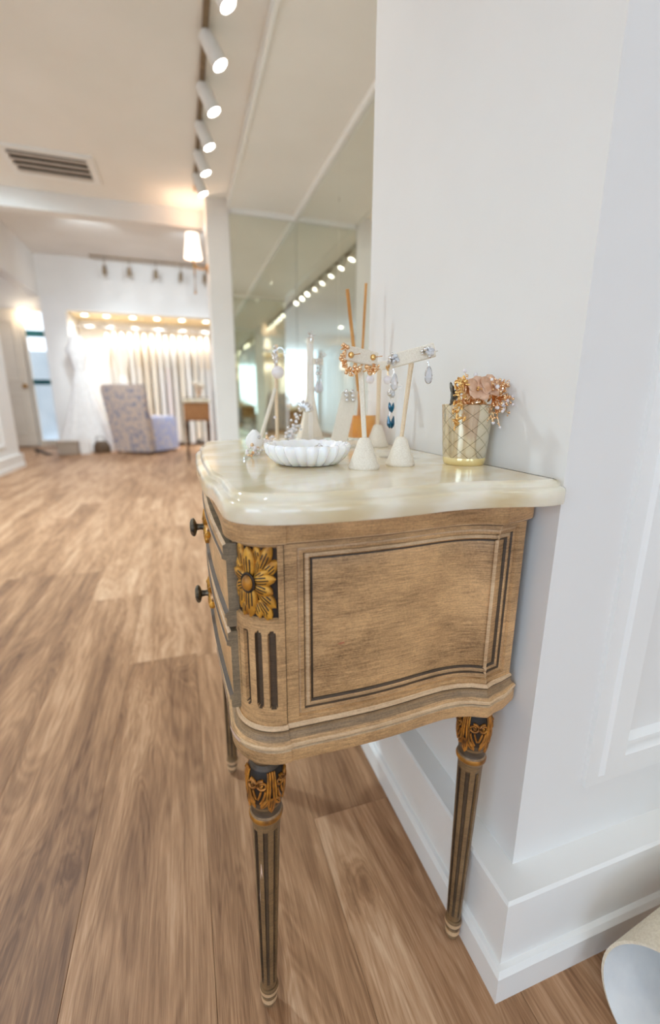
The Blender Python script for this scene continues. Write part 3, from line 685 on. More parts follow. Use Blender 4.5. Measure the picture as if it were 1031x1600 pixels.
def rosette(flip):
    root = MB()
    zc, ac = 0.702, 226.0
    def placer(a0, z0, ang, base=0.0):
        ca_, sa_ = cos(ang), sin(ang)
        def place(l, wv, h):
            du = l * ca_ - wv * sa_; dz = l * sa_ + wv * ca_
            x, y = post_pt(a0 + math.degrees(du / PR), -0.004 + base + h)
            return (x, 2 * YM - y if flip else y, z0 + dz)
        return place
    bm_ = MB()
    def boss(u, v):
        th = 2 * pi * u; r = v
        x, y = post_pt(ac + math.degrees(0.0062 * r * cos(th) / PR), 0.0055 + 0.0045 * sqrt(max(0, 1 - r * r)))
        return (x, 2 * YM - y if flip else y, zc + 0.0098 * r * sin(th))
    bm_.grid(boss, 18, 6)
    rim = [post_pt(ac + math.degrees(0.0070 * cos(2 * pi * k / 18) / PR), 0.001) for k in range(18)]
    ro = bm_.build('rosette', [GOLDRIM], cons, smooth=60)
    rb = MB(); 
    rb.tube([(*(lambda q: (q[0], 2 * YM - q[1] if flip else q[1]))(post_pt(ac + math.degrees(0.0076 * cos(2 * pi * k / 18) / PR), 0.0045)), zc + 0.0112 * sin(2 * pi * k / 18)) for k in range(19)], 0.0016, 6)
    rb.build('boss_groove', GOLDDARK, ro)
    # (angle offset deg on post, z offset, direction, length, half-width, base lift)
    PT = [(-1, .006, 91, .036, .0088, .0032), (0, -.006, -90, .038, .0088, .0034),
          (-6, .003, 158, .021, .0085, .0036), (-6, -.003, 207, .019, .0080, .0030), (5, .002, 6, .027, .0088, .0034), (5, -.004, -22, .025, .0085, .0028), (7, .004, 33, .020, .0066, .0022),
          (9, .008, 78, .026, .0042, .0016), (14, .014, 66, .034, .0085, .0006), (18, .008, 42, .026, .0085, .0004), (12, .024, 98, .020, .0060, .0002),
          (12, -.012, -44, .028, .0080, .0008), (12, -.022, -58, .028, .0075, .0002), (6, -.024, -74, .022, .0060, .0006), (20, -.030, -80, .018, .0060, 0),
          (-16, .016, 97, .026, .0070, .0004), (-22, .004, 98, .020, .0070, .0002), (-18, -.012, -96, .026, .0070, .0004), (-24, -.006, -100, .020, .0060, 0), (-12, -.028, -97, .018, .0060, .0004), (-20, .026, 88, .020, .006, 0)]
    for da, dz, ang, ln, hw, base in PT:
        mb = MB(); petal_grid(mb, placer(ac + da, zc + dz, radians(ang), base), ln, hw, 0.0038)
        mb.build('petal', [GOLD, GOLDDARK, GOLDRIM], ro, smooth=60)
rosette(False); rosette(True)
# legs: turned, fluted, with a gilded acanthus bulb
def leg_mesh():
    b = MB()
    prof = [(0.0005, 0.0), (0.0060, 0.001), (0.0100, 0.007), (0.0122, 0.016), (0.0122, 0.024), (0.0108, 0.0275), (0.0118, 0.030), (0.0140, 0.034), (0.0142, 0.040), (0.0125, 0.046)]
    b.lathe(prof, 32, mats=[3, 3, 3, 2, 0, 1, 2, 2, 0], caps=True)
    prof2 = [(0.0190, 0.352), (0.0205, 0.356), (0.0228, 0.3595), (0.0232, 0.3635), (0.0220, 0.3665), (0.0205, 0.369), (0.0205, 0.380), (0.0215, 0.384), (0.0228, 0.392), (0.0240, 0.405), (0.0246, 0.420), (0.0238, 0.434), (0.0215, 0.442), (0.0175, 0.447), (0.0178, 0.449), (0.0195, 0.451), (0.0200, 0.4535), (0.0185, 0.456), (0.0200, 0.460), (0.0235, 0.464)]
    b.lathe(prof2, 40, mats=[0, 3, 4, 4, 3, 1, 0, 1, 5, 5, 5, 5, 1, 1, 1, 0, 0, 1, 0], caps=True)
    nf, per = 8, [0, .26, .30, .36, .5, .64, .70, .74]           # flute cut in the middle of each sector
    zs = [0.044, 0.056, 0.064, 0.10, 0.16, 0.22, 0.28, 0.325, 0.336, 0.343, 0.354]; rings = []
    for z in zs:
        t = (z - 0.044) / 0.310; r = 0.0118 + (0.0192 - 0.0118) * t; ring = []
        cut = 1.0 if 0.060 < z < 0.340 else 0.0
        for k in range(nf):
            for p in per:
                a = 2 * pi * (k + p) / nf; d = 0.0036 * (r / .019) * cut if .3 <= p <= .7 else 0
                ring.append(((r - d) * cos(a), (r - d) * sin(a), z))
        rings.append(ring)
    n = nf * len(per); vs = [p for r_ in rings for p in r_]; fs = []; ms = []
    for i in range(len(rings) - 1):
        for j in range(n):
            q = j % len(per); fs.append((i * n + j, i * n + (j + 1) % n, (i + 1) * n + (j + 1) % n, (i + 1) * n + j))
            ms.append(1 if (1 <= q <= 5 and 0.058 < (zs[i] + zs[i + 1]) / 2 < 0.342) else 0)
    b.add(vs, fs, ms)
    return b
leg0 = None
BULB_R = [(0.374, .0206), (0.384, .0215), (0.392, .0228), (0.405, .0240), (0.420, .0246), (0.434, .0238), (0.442, .0215), (0.448, .0178)]
def bulb_r(z):
    for (z0, r0), (z1, r1) in zip(BULB_R, BULB_R[1:]):
        if z <= z1: return r0 + (r1 - r0) * max(0, min(1, (z - z0) / (z1 - z0)))
    return BULB_R[-1][1]
def leaf_mesh(a0, scale=1.0):
    """one acanthus face: two volutes, ribbed plumes between them, and a fan of three tongues below"""
    b = MB()
    def S(x, z, h=0.0): r = bulb_r(z) + h; a = a0 + x / 0.0240; return (r * cos(a), r * sin(a), z)
    def curve(pts, rad, mat=0, n=14):
        P_ = [Vector((p[0], p[1], 0)) for p in pts]; out = []
        for i in range(n + 1):
            t = i / n; q = (1 - t) ** 2 * P_[0] + 2 * t * (1 - t) * P_[1] + t * t * P_[2]; out.append(S(q.x, q.y, rad * .55))
        b.tube(out, [rad * (.55 + .45 * sin(pi * (.15 + .7 * i / n))) for i in range(n + 1)], 6, mat)
    for s in (-1, 1):
        pts = []; n = 22
        for i in range(n + 1):
            t = i / n; an = radians(100 - 560 * t); rr = 0.0073 * (1 - .74 * t); pts.append(S(s * (0.0118 - rr * cos(an) * -1), 0.4250 + rr * sin(an), .0014))
        b.tube(pts, [.0022 * (1 - .5 * i / n) for i in range(n + 1)], 6, 0)
        b.ball(S(s * 0.0118, 0.4250, .0012), .0016, 7, 5, 2)
        curve([(s * .0016, .4415), (s * .0018, .412), (s * .0040, .392)], .0017)
        curve([(s * .0046, .4410), (s * .0042, .414), (s * .0078, .394)], .0017, 2)
        curve([(s * .0080, .4160), (s * .0090, .405), (s * .0150, .396)], .0019)
        curve([(s * .0135, .4160), (s * .0150, .408), (s * .0178, .402)], .0017)
        def side(l, wv, h, s=s): return S(s * (.0040 + l * .55) + wv * .8, .402 - l * .80 + s * wv * .5, h)
        petal_grid(b, side, 0.020, 0.0050, 0.0022, nu=6, veins=(0.0,), round_=1.0)
    petal_grid(b, lambda l, wv, h: S(wv, .404 - l, h), 0.026, 0.0056, 0.0026, nu=7, veins=(0.0, -.45, .45), round_=1.3)
    return b
def add_leg(x, y, lean, rz, leany=0.0):
    global leg0
    if leg0 is None:
        o = leg_mesh().build('leg', [LEGPAINT, GLAZE, WORN, GREYGLAZE, GOLDRIM, GOLDDARK], cons, origin=(0, 0, 0), smooth=32); leg0 = o
        for k in range(4):
            lf = leaf_mesh(2 * pi * k / 4).build('acanthus_leaf', [AMBERLEAF, GOLDDARK, GOLDRIM], None, origin=(0, 0, 0), smooth=60); lf.parent = o
    else:
        o = leg0.copy(); COL.objects.link(o)
        for ch in list(leg0.children):
            c = ch.copy(); COL.objects.link(c); c.parent = o
    o.location = (x - 0.235, y - YM, 0); o.rotation_euler = (radians(leany), radians(lean), 0); o.rotation_euler.rotate_axis('Z', rz)
    return o
add_leg(0.0575, 0.475, 1.2, 0.15, -1.0); add_leg(0.374, 0.463, 2.6, 0.40, -2.4); add_leg(0.050, 0.935, 1.2, 0.3); add_leg(0.374, 0.940, 2.6, 0.1)
# chipped primer patches on the near leg shaft and on the lower front moulding
# two drawers on the bowed front
def drawer(z0, z1, zk, over):
    ys = [0.496, 0.498, 0.52, 0.545, 0.575, 0.61, 0.65, 0.69, YM]; ys = ys + [2 * YM - y for y in reversed(ys[:-1])]
    def fx(y):
        t = abs(y - YM) / (YM - 0.496); return 0.0205 + 0.0085 * t * t
    rings = []; zs = [(z0, .004), (z0 + .002, .0), (z0 + .012, .0), (z0 + .014, -.002), (z0 + .018, -.002), (z0 + .021, .003), (z0 + .023, .003), (z1 - .023, .003), (z1 - .021, .003), (z1 - .018, -.002), (z1 - .014, -.002), (z1 - .012, .0), (z1 - .002, .0), (z1, .004)]
    mm = [2, 0, 1, 2, 1, 0, 0, 0, 1, 2, 1, 0, 2]
    for z, d in zs: rings.append([(fx(y) + d, y, z) for y in ys])
    b = MB().loft(rings, False, 0, False, mm)
    n = len(ys)
    for e in (0, -1):           # end grain
        y = ys[e]; vs = []; fs = []
        for z, d in zs: vs += [(fx(y) + d, y, z), (0.050, y, z)]
        for i in range(len(zs) - 1): fs.append((2 * i, 2 * i + 1, 2 * i + 3, 2 * i + 2))
        b.add(vs, fs, 3)
    for z in (z0, z1):
        vs = [(fx(y) + .004, y, z) for y in ys] + [(0.052, y, z) for y in ys]
        b.add(vs, [(i, i + 1, n + i + 1, n + i) for i in range(n - 1)], 3 if z == z1 else 1)
    dr = b.build('drawer', [PAINT, GLAZE, WORN, ENDGRAIN], cons, smooth=30)
    x0 = fx(YM)
    # turned knob on a stem
    MB().lathe([(0.0105, 0), (0.0105, .002), (0.0058, .004), (0.0048, .010), (0.0058, .0155), (0.0125, .0175), (0.0150, .0195), (0.0155, .0215), (0.0135, .0245), (0.0085, .0265), (0.001, .0270)], 28, M=Matrix.Translation((x0, YM, zk)) @ frame_axes((-1, 0, 0)).to_4x4(), caps=False).build('knob', IRON, dr, smooth=40)
    orn = MB()
    def pl(ang, off):
        ca_, sa_ = cos(ang), sin(ang)
        def place(l, wv, h):
            dy = l * ca_ - wv * sa_; dz = l * sa_ + wv * ca_
            return (fx(YM + dy) + 0.001 - h * 1.5, YM + dy, zk + off + dz)
        return place
    for ang, ln, wv in ((90, .030, .008), (-90, .030, .008), (0, .045, .009), (180, .045, .009), (40, .028, .007), (140, .028, .007), (-40, .028, .007), (-140, .028, .007)):
        petal_grid(orn, pl(radians(ang), 0), ln, wv, 0.004)
    for dy in (-0.052, 0.052): orn.ball((fx(YM + dy) - .001, YM + dy, zk), 0.0055, 10, 6)
    orn.build('gilt_ornament', [GOLD, GOLDDARK, GOLDRIM], dr, smooth=60)
drawer(0.634, 0.741, 0.698, 0); drawer(0.520, 0.628, 0.578, 0)
# chips of pink primer worn through along the front of the base moulding and the near leg
def chip_strip():
    b = MB(); rr = random.Random(11); pts = []
    ns = plan_normals(PLAN)
    idx = [i for i, p in enumerate(PLAN) if p[0] < 0.048 and p[1] < 0.72]
    for i in idx:
        p = Vector(PLAN[i]); n = ns[i]; n = n if n.x < 0 else -n
        for o, z in ((0.0146, 0.4868), (0.0146, 0.4905 + rr.random() * .003)):
            q = p + n * o; pts.append((q.x, q.y, z))
    fs = [(2 * k, 2 * k + 2, 2 * k + 3, 2 * k + 1) for k in range(len(idx) - 1)]
    b.add(pts, fs, 0); b.build('paint_chip', PINK, cons)
chip_strip()
MB().add([(0.1590, 0.46175, 0.6068), (0.1640, 0.46165, 0.6060), (0.1690, 0.46165, 0.6072), (0.1680, 0.46165, 0.6092), (0.1625, 0.46165, 0.6088)], [(0, 1, 2, 3, 4)]).build('paint_chip', PINKCHIP, cons)
def leg_chip():
    b = MB(); rr = random.Random(5); pts = []; a0 = radians(233)
    zz = [0.29 - i * 0.012 for i in range(13)]
    for i, z in enumerate(zz):
        t = (z - 0.044) / 0.310; r = 0.0118 + 0.0074 * t + 0.00025; wv = 0.19 * sin(pi * (i + .4) / 13.2) * (0.6 + .6 * rr.random()); m_ = a0 + .05 * (rr.random() - .5)
        cx = 0.0575 + z * math.tan(radians(1.2)); pts += [(cx + r * cos(m_ - wv), 0.480 + r * sin(m_ - wv), z), (cx + r * cos(m_ + wv), 0.480 + r * sin(m_ + wv), z)]
    b.add(pts, [(2 * k, 2 * k + 1, 2 * k + 3, 2 * k + 2) for k in range(12)], 0); b.build('paint_chip', PINK, cons)
leg_chip()
# marble top: serpentine slab with a stepped, rounded edge
MT = 0.809
mp_near = [(0.444, 0.4165), (0.437, 0.4105), (0.420, 0.4075), (0.403, 0.4075), (0.385, 0.4110), (0.364, 0.4165), (0.335, 0.4210), (0.305, 0.4230), (0.28, 0.4222), (0.24, 0.4170), (0.20, 0.4138), (0.16, 0.4137), (0.123, 0.4155), (0.095, 0.4190), (0.072, 0.4240), (0.055, 0.4315), (0.042, 0.4420), (0.034, 0.4540), (0.0295, 0.470), (0.0275, 0.495), (0.0260, 0.525), (0.0250, 0.550), (0.0225, 0.572), (0.0180, 0.592), (0.0150, 0.615), (0.0140, 0.66), (0.0120, 0.72)]
YMM = 0.775
MPLAN = mp_near + [(0.0115, YMM)] + [(x, 2 * YMM - y) for x, y in reversed(mp_near)]
mt = MB()
MPROF = [(-0.006, 0.7778), (-0.001, 0.7786), (0.0, 0.7810), (0.0, 0.7945), (-0.0012, 0.7980), (-0.0040, 0.8002), (-0.0085, 0.8008), (-0.0100, 0.8022), (-0.0104, 0.8052), (-0.0125, 0.8078), (-0.0160, 0.8090)]
sweep(mt, MPLAN, MPROF, [0] * 10)
def inset(plan, o):
    ns = plan_normals(plan); c = Vector((0.22, YMM)); sg = 1 if sum((Vector(p) - c).dot(n) for p, n in zip(plan, ns)) > 0 else -1
    return [(p[0] + n.x * o * sg, p[1] + n.y * o * sg) for p, n in zip(plan, ns)]
mt.add([(*p, MT) for p in inset(MPLAN, -0.0160)], [list(range(len(MPLAN)))], 0); mt.add([(*p, 0.7778) for p in inset(MPLAN, -0.006)], [list(range(len(MPLAN)))], 0)
mt.build('marble_top', ONYX, cons, smooth=40)

# ------------------------------------------------------------------ THINGS ON THE MARBLE
def blobs(mb, c, n, rad, r, rnd, mat=0, squash=(1, 1, 1), seg=6):
    for i in range(n):
        d = Vector((rnd.gauss(0, 1), rnd.gauss(0, 1), rnd.gauss(0, 1))).normalized() * rad * (0.55 + .45 * rnd.random())
        mb.ball((c[0] + d.x * squash[0], c[1] + d.y * squash[1], c[2] + d.z * squash[2]), r * (0.7 + 0.6 * rnd.random()), seg, 4, mat)
def tstand(base, rb, hc, ptop, bar_a, bar_b, bar_h, label, grp=None, cover=LINEN, post_r=0.0042, warm=None):
    """linen cone base, lean post, and a flat bar from bar_a to bar_b"""
    s = empty('earring_stand', (base[0], base[1], MT), label, 'jewelry stand', grp)
    bx, by = base[0], base[1]
    MB().lathe([(rb * .96, 0), (rb, .0015), (rb, .004), (rb * .93, .0075), (rb * .40, hc * .93), (rb * .30, hc), (rb * .05, hc + .001)], 28, (bx, by, MT)).build('base', cover, s, smooth=40)
    MB().tube([(bx, by, MT + hc - .004), ((bx + ptop[0]) / 2, (by + ptop[1]) / 2, (MT + hc + ptop[2]) / 2), ptop], [post_r * .92, post_r, post_r * 1.15], 8, flat=.75).build('post', warm or cover, s, smooth=50)
    a, b = Vector(bar_a), Vector(bar_b); d = (b - a); ln = d.length; d.normalize(); up = Vector((0, 0, 1)); nrm = d.cross(up).normalized(); up = nrm.cross(d)
    M_ = Matrix((d, nrm, up)).transposed().to_4x4(); M_.translation = (a + b) / 2
    MB().cbox((-ln / 2, -.0032, -bar_h / 2), (ln / 2, .0032, bar_h / 2), .0012, M=M_).build('bar', cover, s)
    return s
tstand((0.2370, 0.575), 0.0222, 0.043, (0.2275, 0.572, 0.948), (0.204, 0.566, 0.963), (0.2535, 0.578, 0.957), 0.019, 'linen-covered T-bar earring stand with cone base holding gold earrings, nearest of the stands')
tstand((0.3020, 0.590), 0.0215, 0.042, (0.3110, 0.586, 0.955), (0.284, 0.600, 0.957), (0.336, 0.566, 0.972), 0.019, 'linen T-bar earring stand with silver drop earrings, beside the votive cup', warm=LINENWARM)
tstand((0.3850, 0.860), 0.0240, 0.046, (0.3840, 0.858, 0.968), (0.352, 0.862, 0.970), (0.410, 0.852, 0.975), 0.017, 'linen T-bar stand with pearl drops, standing behind the other two by the wall', warm=LINENWARM)
# leaning flat card stand for studs
cs = empty('earring_stand', (0.320, 0.885, MT), 'slanted linen card stand holding silver studs, leaning in front of the amber bottle', 'jewelry stand')
cd = MB(); A = [(0.282, 0.870, MT + .004), (0.317, 0.868, MT + .004), (0.357, 0.905, 0.922), (0.322, 0.907, 0.922)]
nn = (Vector(A[1]) - Vector(A[0])).cross(Vector(A[3]) - Vector(A[0])).normalized() * .0022
cd.loft([[Vector(p) - nn for p in A], [Vector(p) + nn for p in A]], True, 0, True); cd.build('card', LINEN, cs)
MB().cbox((0.262, 0.858, MT), (0.380, 0.960, MT + .0055), .0012).build('base', LINEN, cs)
MB().loft([[(0.335, 0.952, MT + .005), (0.352, 0.950, MT + .005), (0.348, 0.912, 0.915), (0.333, 0.913, 0.915)], [(0.335, 0.955, MT + .005), (0.352, 0.953, MT + .005), (0.348, 0.915, 0.915), (0.333, 0.916, 0.915)]], True, 0, True).build('prop', LINEN, cs)
# tall stands at the back left
hs = empty('earring_stand', (0.190, 1.0, MT), 'tall narrow linen stand on a flat base, at the left edge of the display', 'jewelry stand')
MB().cbox((0.150, 0.975, MT), (0.232, 1.03, MT + .009), .0015).build('base', LINEN, hs)
MB().tube([(0.198, 1.0, MT + .006), (0.1985, 1.0, 0.93), (0.2005, 1.0, 1.022)], [.0055, .0055, .0065], 8, flat=.7).build('post', LINENWARM, hs, smooth=50)
MB().tube([(0.158, 1.0, MT + .006), (0.178, 0.998, 0.875), (0.196, 0.996, 0.930)], .0042, 8).build('brace', LINEN, hs, smooth=50)
os_ = empty('earring_stand', (0.283, 1.03, MT), 'tall tapering linen obelisk stand topped by a star earring, behind the milk-glass dish', 'jewelry stand')
MB().loft([[(0.255, 1.015, MT), (0.317, 1.015, MT), (0.317, 1.06, MT), (0.255, 1.06, MT)], [(0.268, 1.024, MT + .045), (0.304, 1.024, MT + .045), (0.304, 1.052, MT + .045), (0.268, 1.052, MT + .045)], [(0.279, 1.031, MT + .11), (0.297, 1.031, MT + .11), (0.297, 1.043, MT + .11), (0.279, 1.043, MT + .11)], [(0.281, 1.032, 1.046), (0.295, 1.032, 1.046), (0.295, 1.041, 1.046), (0.281, 1.041, 1.046)]], True, 0, True).build('obelisk', LINEN, os_, bevel=.002)
MB().cbox((0.284, 1.029, 0.985), (0.318, 1.033, 1.000), .001).build('bar', LINEN, os_)
def rod(x, y, top, label):
    s = empty('acrylic_rod', (x, y, MT), label, 'jewelry stand')
    MB().lathe([(0.0055, 0.011), (0.0055, top - MT - .003), (0.004, top - MT), (0.0005, top - MT + .0005)], 16, (x, y, MT)).build('rod', ACRYLIC, s, smooth=40)
    MB().cbox((x - .030, y - .026, MT), (x + .030, y + .026, MT + .011), .0015).build('base', ACRYLIC, s)
    return s
rod(0.274, 0.987, 1.026, 'taller clear acrylic rod stand, in front of the linen obelisk')
rod(0.243, 1.085, 0.972, 'shorter clear acrylic rod stand, left of the linen obelisk')
r3 = rod(0.343, 0.680, 0.930, 'clear acrylic rod stand with square base holding teal drop earrings')
MB().tube([(0.322, 0.672, 0.925), (0.343, 0.680, 0.926)], .0016, 8).build('arm', ACRYLIC, r3)
# earrings ------------------------------------------------------------
def gold_cluster(c, pts, label, seed):
    rnd = random.Random(seed); e = empty('gold_earring', c, label, 'earring', 'gold earrings on the nearest stand')
    b = MB()
    for i, p in enumerate(pts):
        for k in range(4): b.ball((p[0] + rnd.uniform(-.004, .004), p[1] + rnd.uniform(-.004, .003), p[2] + rnd.uniform(-.004, .004)), rnd.uniform(.0018, .0034), 7, 5)
        for k in range(2):
            M_ = Matrix.Rotation(rnd.random() * 6, 3, Vector((rnd.random(), rnd.random(), rnd.random())).normalized())
            b.ball((p[0] + rnd.uniform(-.004, .004), p[1] - .003, p[2] + rnd.uniform(-.004, .004)), .0042, 8, 4, s=(1, .55, .18), M=M_)
    b.build('flower_cluster', ROSEGOLD, e, smooth=60)
    st = MB().lathe([(.0005, -.001), (.0042, 0), (.0042, .0012), (.0028, .003), (.0005, .0035)], 12, M=Matrix.Translation((c[0], c[1] - .0035, c[2])) @ frame_axes((0, -1, 0)).to_4x4()).tube([(c[0], c[1] + .003, c[2]), (c[0] + .009, c[1] - .014, c[2] + .001)], .0005, 5)
    st.build('clutch_back', YGOLD, e, smooth=40)
gold_cluster((0.2105, 0.5675, 0.9605), [(0.203, .566, .970), (0.199, .564, .962), (0.199, .563, .954), (0.201, .563, .946), (0.207, .563, .941), (0.213, .563, .939), (0.219, .564, .942)], 'gold floral hoop earring hooked over the left end of the nearest stand', 1)
gold_cluster((0.2455, 0.576, 0.9595), [(0.236, .571, .945), (0.240, .571, .940), (0.245, .571, .942), (0.250, .573, .947)], 'gold floral hoop earring hung from the right end of the nearest stand', 2)
def silver_drop(c, seed, label, drop=.028):
    rnd = random.Random(seed); e = empty('silver_earring', c, label, 'earring', 'silver drop earrings beside the votive')
    b = MB(); blobs(b, c, 16, .0085, .0026, rnd, 0, (1, .6, 1.1), 7); blobs(b, (c[0], c[1] - .004, c[2]), 8, .006, .003, rnd, 1, (1, .4, 1), 7)
    b.tube([c, (c[0] + .004, c[1] + .012, c[2]), (c[0] + .014, c[1] - .004, c[2] + .001)], .0005, 5)
    b.build('flower', [SILVER, CRYSTAL], e, smooth=50)
    z = c[2] - .012
    MB().tube([(c[0], c[1] - .003, z), (c[0] + .0008, c[1] - .004, z - .008)], .0008, 6).ball((c[0], c[1] - .003, z - .002), .0018, 7, 5).build('link', SILVER, e)
    q = (c[0] + .001, c[1] - .004, z - .019)
    MB().lathe([(.0008, .0105), (.0022, .007), (.0045, 0), (.0052, -.004), (.0042, -.0085), (.0012, -.011)], 9, q).build('drop', CRYSTAL, e)
    rg = [(q[0] + .0054 * cos(t) * (1 - .25 * sin(t)), q[1] - .001, q[2] + .0115 * sin(t)) for t in [2 * pi * k / 16 for k in range(17)]]
    MB().tube(rg, .0008, 5, caps=False).build('setting', SILVER, e)
silver_drop((0.2855, 0.5935, 0.9600), 4, 'silver cluster earring with a clear teardrop, left end of the stand beside the votive')
silver_drop((0.3255, 0.5680, 0.9690), 5, 'silver cluster earring with a clear teardrop, right end of the stand beside the votive')
def teal_drop(x, y, z, dx, label, seed):
    rnd = random.Random(seed); e = empty('teal_earring', (x, y, z), label, 'earring', 'teal drop earrings'); b = MB()
    blobs(b, (x, y, z), 13, .0078, .0024, rnd, 0, (.8, .6, 1.1), 7); blobs(b, (x, y - .003, z), 6, .004, .0026, rnd, 1, (1, .4, 1), 7); b.build('crystal_cluster', [SILVER, CRYSTAL], e, smooth=50)
    for k, zz in enumerate((z - .022, z - .046)):
        M_ = Matrix.Translation((x + dx * (1 + .4 * k), y - .002, zz)) @ Matrix.Rotation(.18 * (1 if dx > 0 else -1), 4, 'Y')
        MB().lathe([(.0004, .0085), (.0022, .004), (.0030, 0), (.0024, -.0045), (.0004, -.0085)] if k == 0 else [(.0004, .011), (.0020, .006), (.0040, -.002), (.0036, -.006), (.0006, -.0105)], 7, M=M_).build('teal_stone', TEAL, e)
    MB().tube([(x, y, z - .009), (x + dx, y - .002, z - .034), (x + dx * 1.2, y - .002, z - .037)], .0006, 5).build('chain', SILVER, e)
teal_drop(0.3225, 0.672, 0.915, -.0022, 'silver and teal marquise drop earring, left one of the teal pair', 8)
teal_drop(0.3270, 0.680, 0.914, .0022, 'silver and teal marquise drop earring, right one of the teal pair', 9)
def pearl_drop(x, y, z, zp, label):
    e = empty('pearl_earring', (x, y, z), label, 'earring', 'pearl drops on the rear stand'); rnd = random.Random(int(x * 1e4))
    b = MB(); blobs(b, (x, y - .004, z), 8, .004, .0022, rnd, 0, (1, .6, 1.8)); b.tube([(x, y - .004, z - .006), (x, y - .004, zp + .006)], .0007, 5); b.build('gold_top', YGOLD, e, smooth=50)
    MB().ball((x, y - .004, zp), .0085, 14, 9).build('pearl', PEARL, e, smooth=60)
pearl_drop(0.362, 0.8575, 0.966, 0.946, 'gold earring with a pearl drop, left end of the rear stand')
pearl_drop(0.398, 0.8500, 0.968, 0.945, 'gold earring with a pearl drop, right end of the rear stand')
for k, (x, lb) in enumerate(((0.3285, 'left silver ball stud on the slanted linen card'), (0.3425, 'right silver ball stud on the slanted linen card'))):
    e = empty('silver_stud', (x, 0.898, 0.916), lb, 'earring', 'silver studs on the slanted card'); b = MB()
    for q, dz in enumerate((.008, 0, -.009)): b.ball((x - .003 + q * .001, 0.893, 0.914 + dz), .0052 - .0004 * q, 10, 7)
    b.build('bead', SILVER, e, smooth=60)
# pearl earring on the tall left stand
e = empty('silver_earring', (0.199, 0.992, 1.005), 'silver leaf earring with one large round pearl, on the tall left stand', 'earring')
b = MB(); rnd = random.Random(21)
for k in range(12):
    M_ = Matrix.Rotation(rnd.uniform(-.8, .8), 3, 'Y') @ Matrix.Rotation(rnd.uniform(-.6, .6), 3, 'X')
    b.ball((0.194 + rnd.uniform(-.004, .006), 0.990, 1.014 - k * .0030), .0055, 8, 5, s=(.42, .25, 1), M=M_)
b.build('leaf_spray', SILVER, e, smooth=50)
MB().ball((0.2000, 0.986, 0.9635), .0138, 20, 14).build('pearl', PEARL, e, smooth=60)
MB().tube([(0.2085 + .009 * cos(t), .995, 1.004 + .012 * sin(t)) for t in [2 * pi * k / 14 for k in range(15)]], .0009, 5, caps=False).tube([(0.21, .995, 1.004), (0.229, .985, 1.003)], .0006, 5).build('wire_loop', SILVER, e)
# star earring and dangling pair on the obelisk
e = empty('star_earring', (0.288, 1.03, 1.048), 'small silver star-shaped earring at the tip of the linen obelisk', 'earring')
b = MB()
for k in range(6):
    t = 2 * pi * k / 6 + .3; b.tube([(0.288, 1.026, 1.046), (0.288 + .009 * cos(t), 1.025, 1.046 + .011 * sin(t))], [.0024, .0008], 6).ball((0.288 + .009 * cos(t), 1.025, 1.046 + .011 * sin(t)), .0020, 7, 5)
b.ball((0.288, 1.024, 1.046), .0040, 10, 7); b.build('star', SILVER, e, smooth=50)
for k, (x, lb) in enumerate(((0.300, 'silver dangling teardrop earring, left one beside the obelisk'), (0.3085, 'silver dangling teardrop earring, right one beside the obelisk'))):
    e = empty('silver_earring', (x, 1.024, 1.00), lb, 'earring', 'dangling silver pair by the obelisk'); b = MB(); rnd = random.Random(30 + k)
    b.tube([(x + .008, 1.026, 1.006), (x, 1.024, .995), (x, 1.022, .945)], .0009, 5)
    for z, r in ((.992, .003), (.978, .0026), (.966, .0042)): b.ball((x, 1.022, z), r, 8, 5)
    blobs(b, (x + .010, 1.026, 1.008), 6, .005, .0018, rnd)
    b.build('chain', SILVER, e, smooth=50)
    MB().lathe([(.0008, .013), (.0035, .006), (.0068, -.004), (.0060, -.010), (.001, -.0145)], 10, (x, 1.022, .936)).build('drop', CRYSTAL, e)
# silver brooch standing by the dish, white hairpiece at the left
e = empty('crystal_brooch', (0.214, 0.905, MT), 'silver crystal and pearl brooch standing upright behind the white dish', 'brooch'); rnd = random.Random(40); b = MB()
for k in range(46):
    t = rnd.random(); b.ball((0.200 + .040 * t + rnd.gauss(0, .006), 0.905 + rnd.gauss(0, .005), MT + .018 + .075 * t * t ** .2 + rnd.gauss(0, .008)), rnd.uniform(.002, .0048), 7, 5, rnd.choice((0, 0, 1, 2)))
b.build('stone_cluster', [SILVER, CRYSTAL, PEARL], e, smooth=50)
b = MB()
for k in range(7):
    p = Vector((0.236, 0.903, MT + .072)); t = .2 + k * .32; M_ = Matrix.Rotation(pi / 2 - t, 3, 'Y'); d = Vector((cos(t), 0, sin(t))) * .012
    b.ball(p + d, .011, 8, 5, s=(.34, .2, 1), M=M_)
b.build('leaf', SILVER, e, smooth=50)
MB().cbox((0.190, 0.893, MT), (0.236, 0.917, MT + .016), .002).build('clip', ACRYLIC, e)
e = empty('bridal_hairpiece', (0.125, 0.80, MT), 'white beaded bridal hair vine with a pale petal, lying left of the dish', 'hairpiece'); rnd = random.Random(50); b = MB()
path = [(0.096, 0.735), (0.104, 0.755), (0.113, 0.77), (0.124, 0.79), (0.137, 0.82), (0.150, 0.86), (0.165, 0.89), (0.178, 0.92)]
for k in range(70):
    t = rnd.random() * 6.99; i = int(t); f = t - i; x = path[i][0] + (path[i + 1][0] - path[i][0]) * f; y = path[i][1] + (path[i + 1][1] - path[i][1]) * f
    hz = .004 + .022 * t / 7
    b.ball((x + rnd.gauss(0, .004), y + rnd.gauss(0, .006), MT + .003 + abs(rnd.gauss(0, .8)) * hz), rnd.uniform(.0018, .0036), 7, 5, rnd.choice((0, 0, 0, 1, 2)))
b.tube([(p[0], p[1], MT + .005) for p in path], .0012, 6, mat=1)
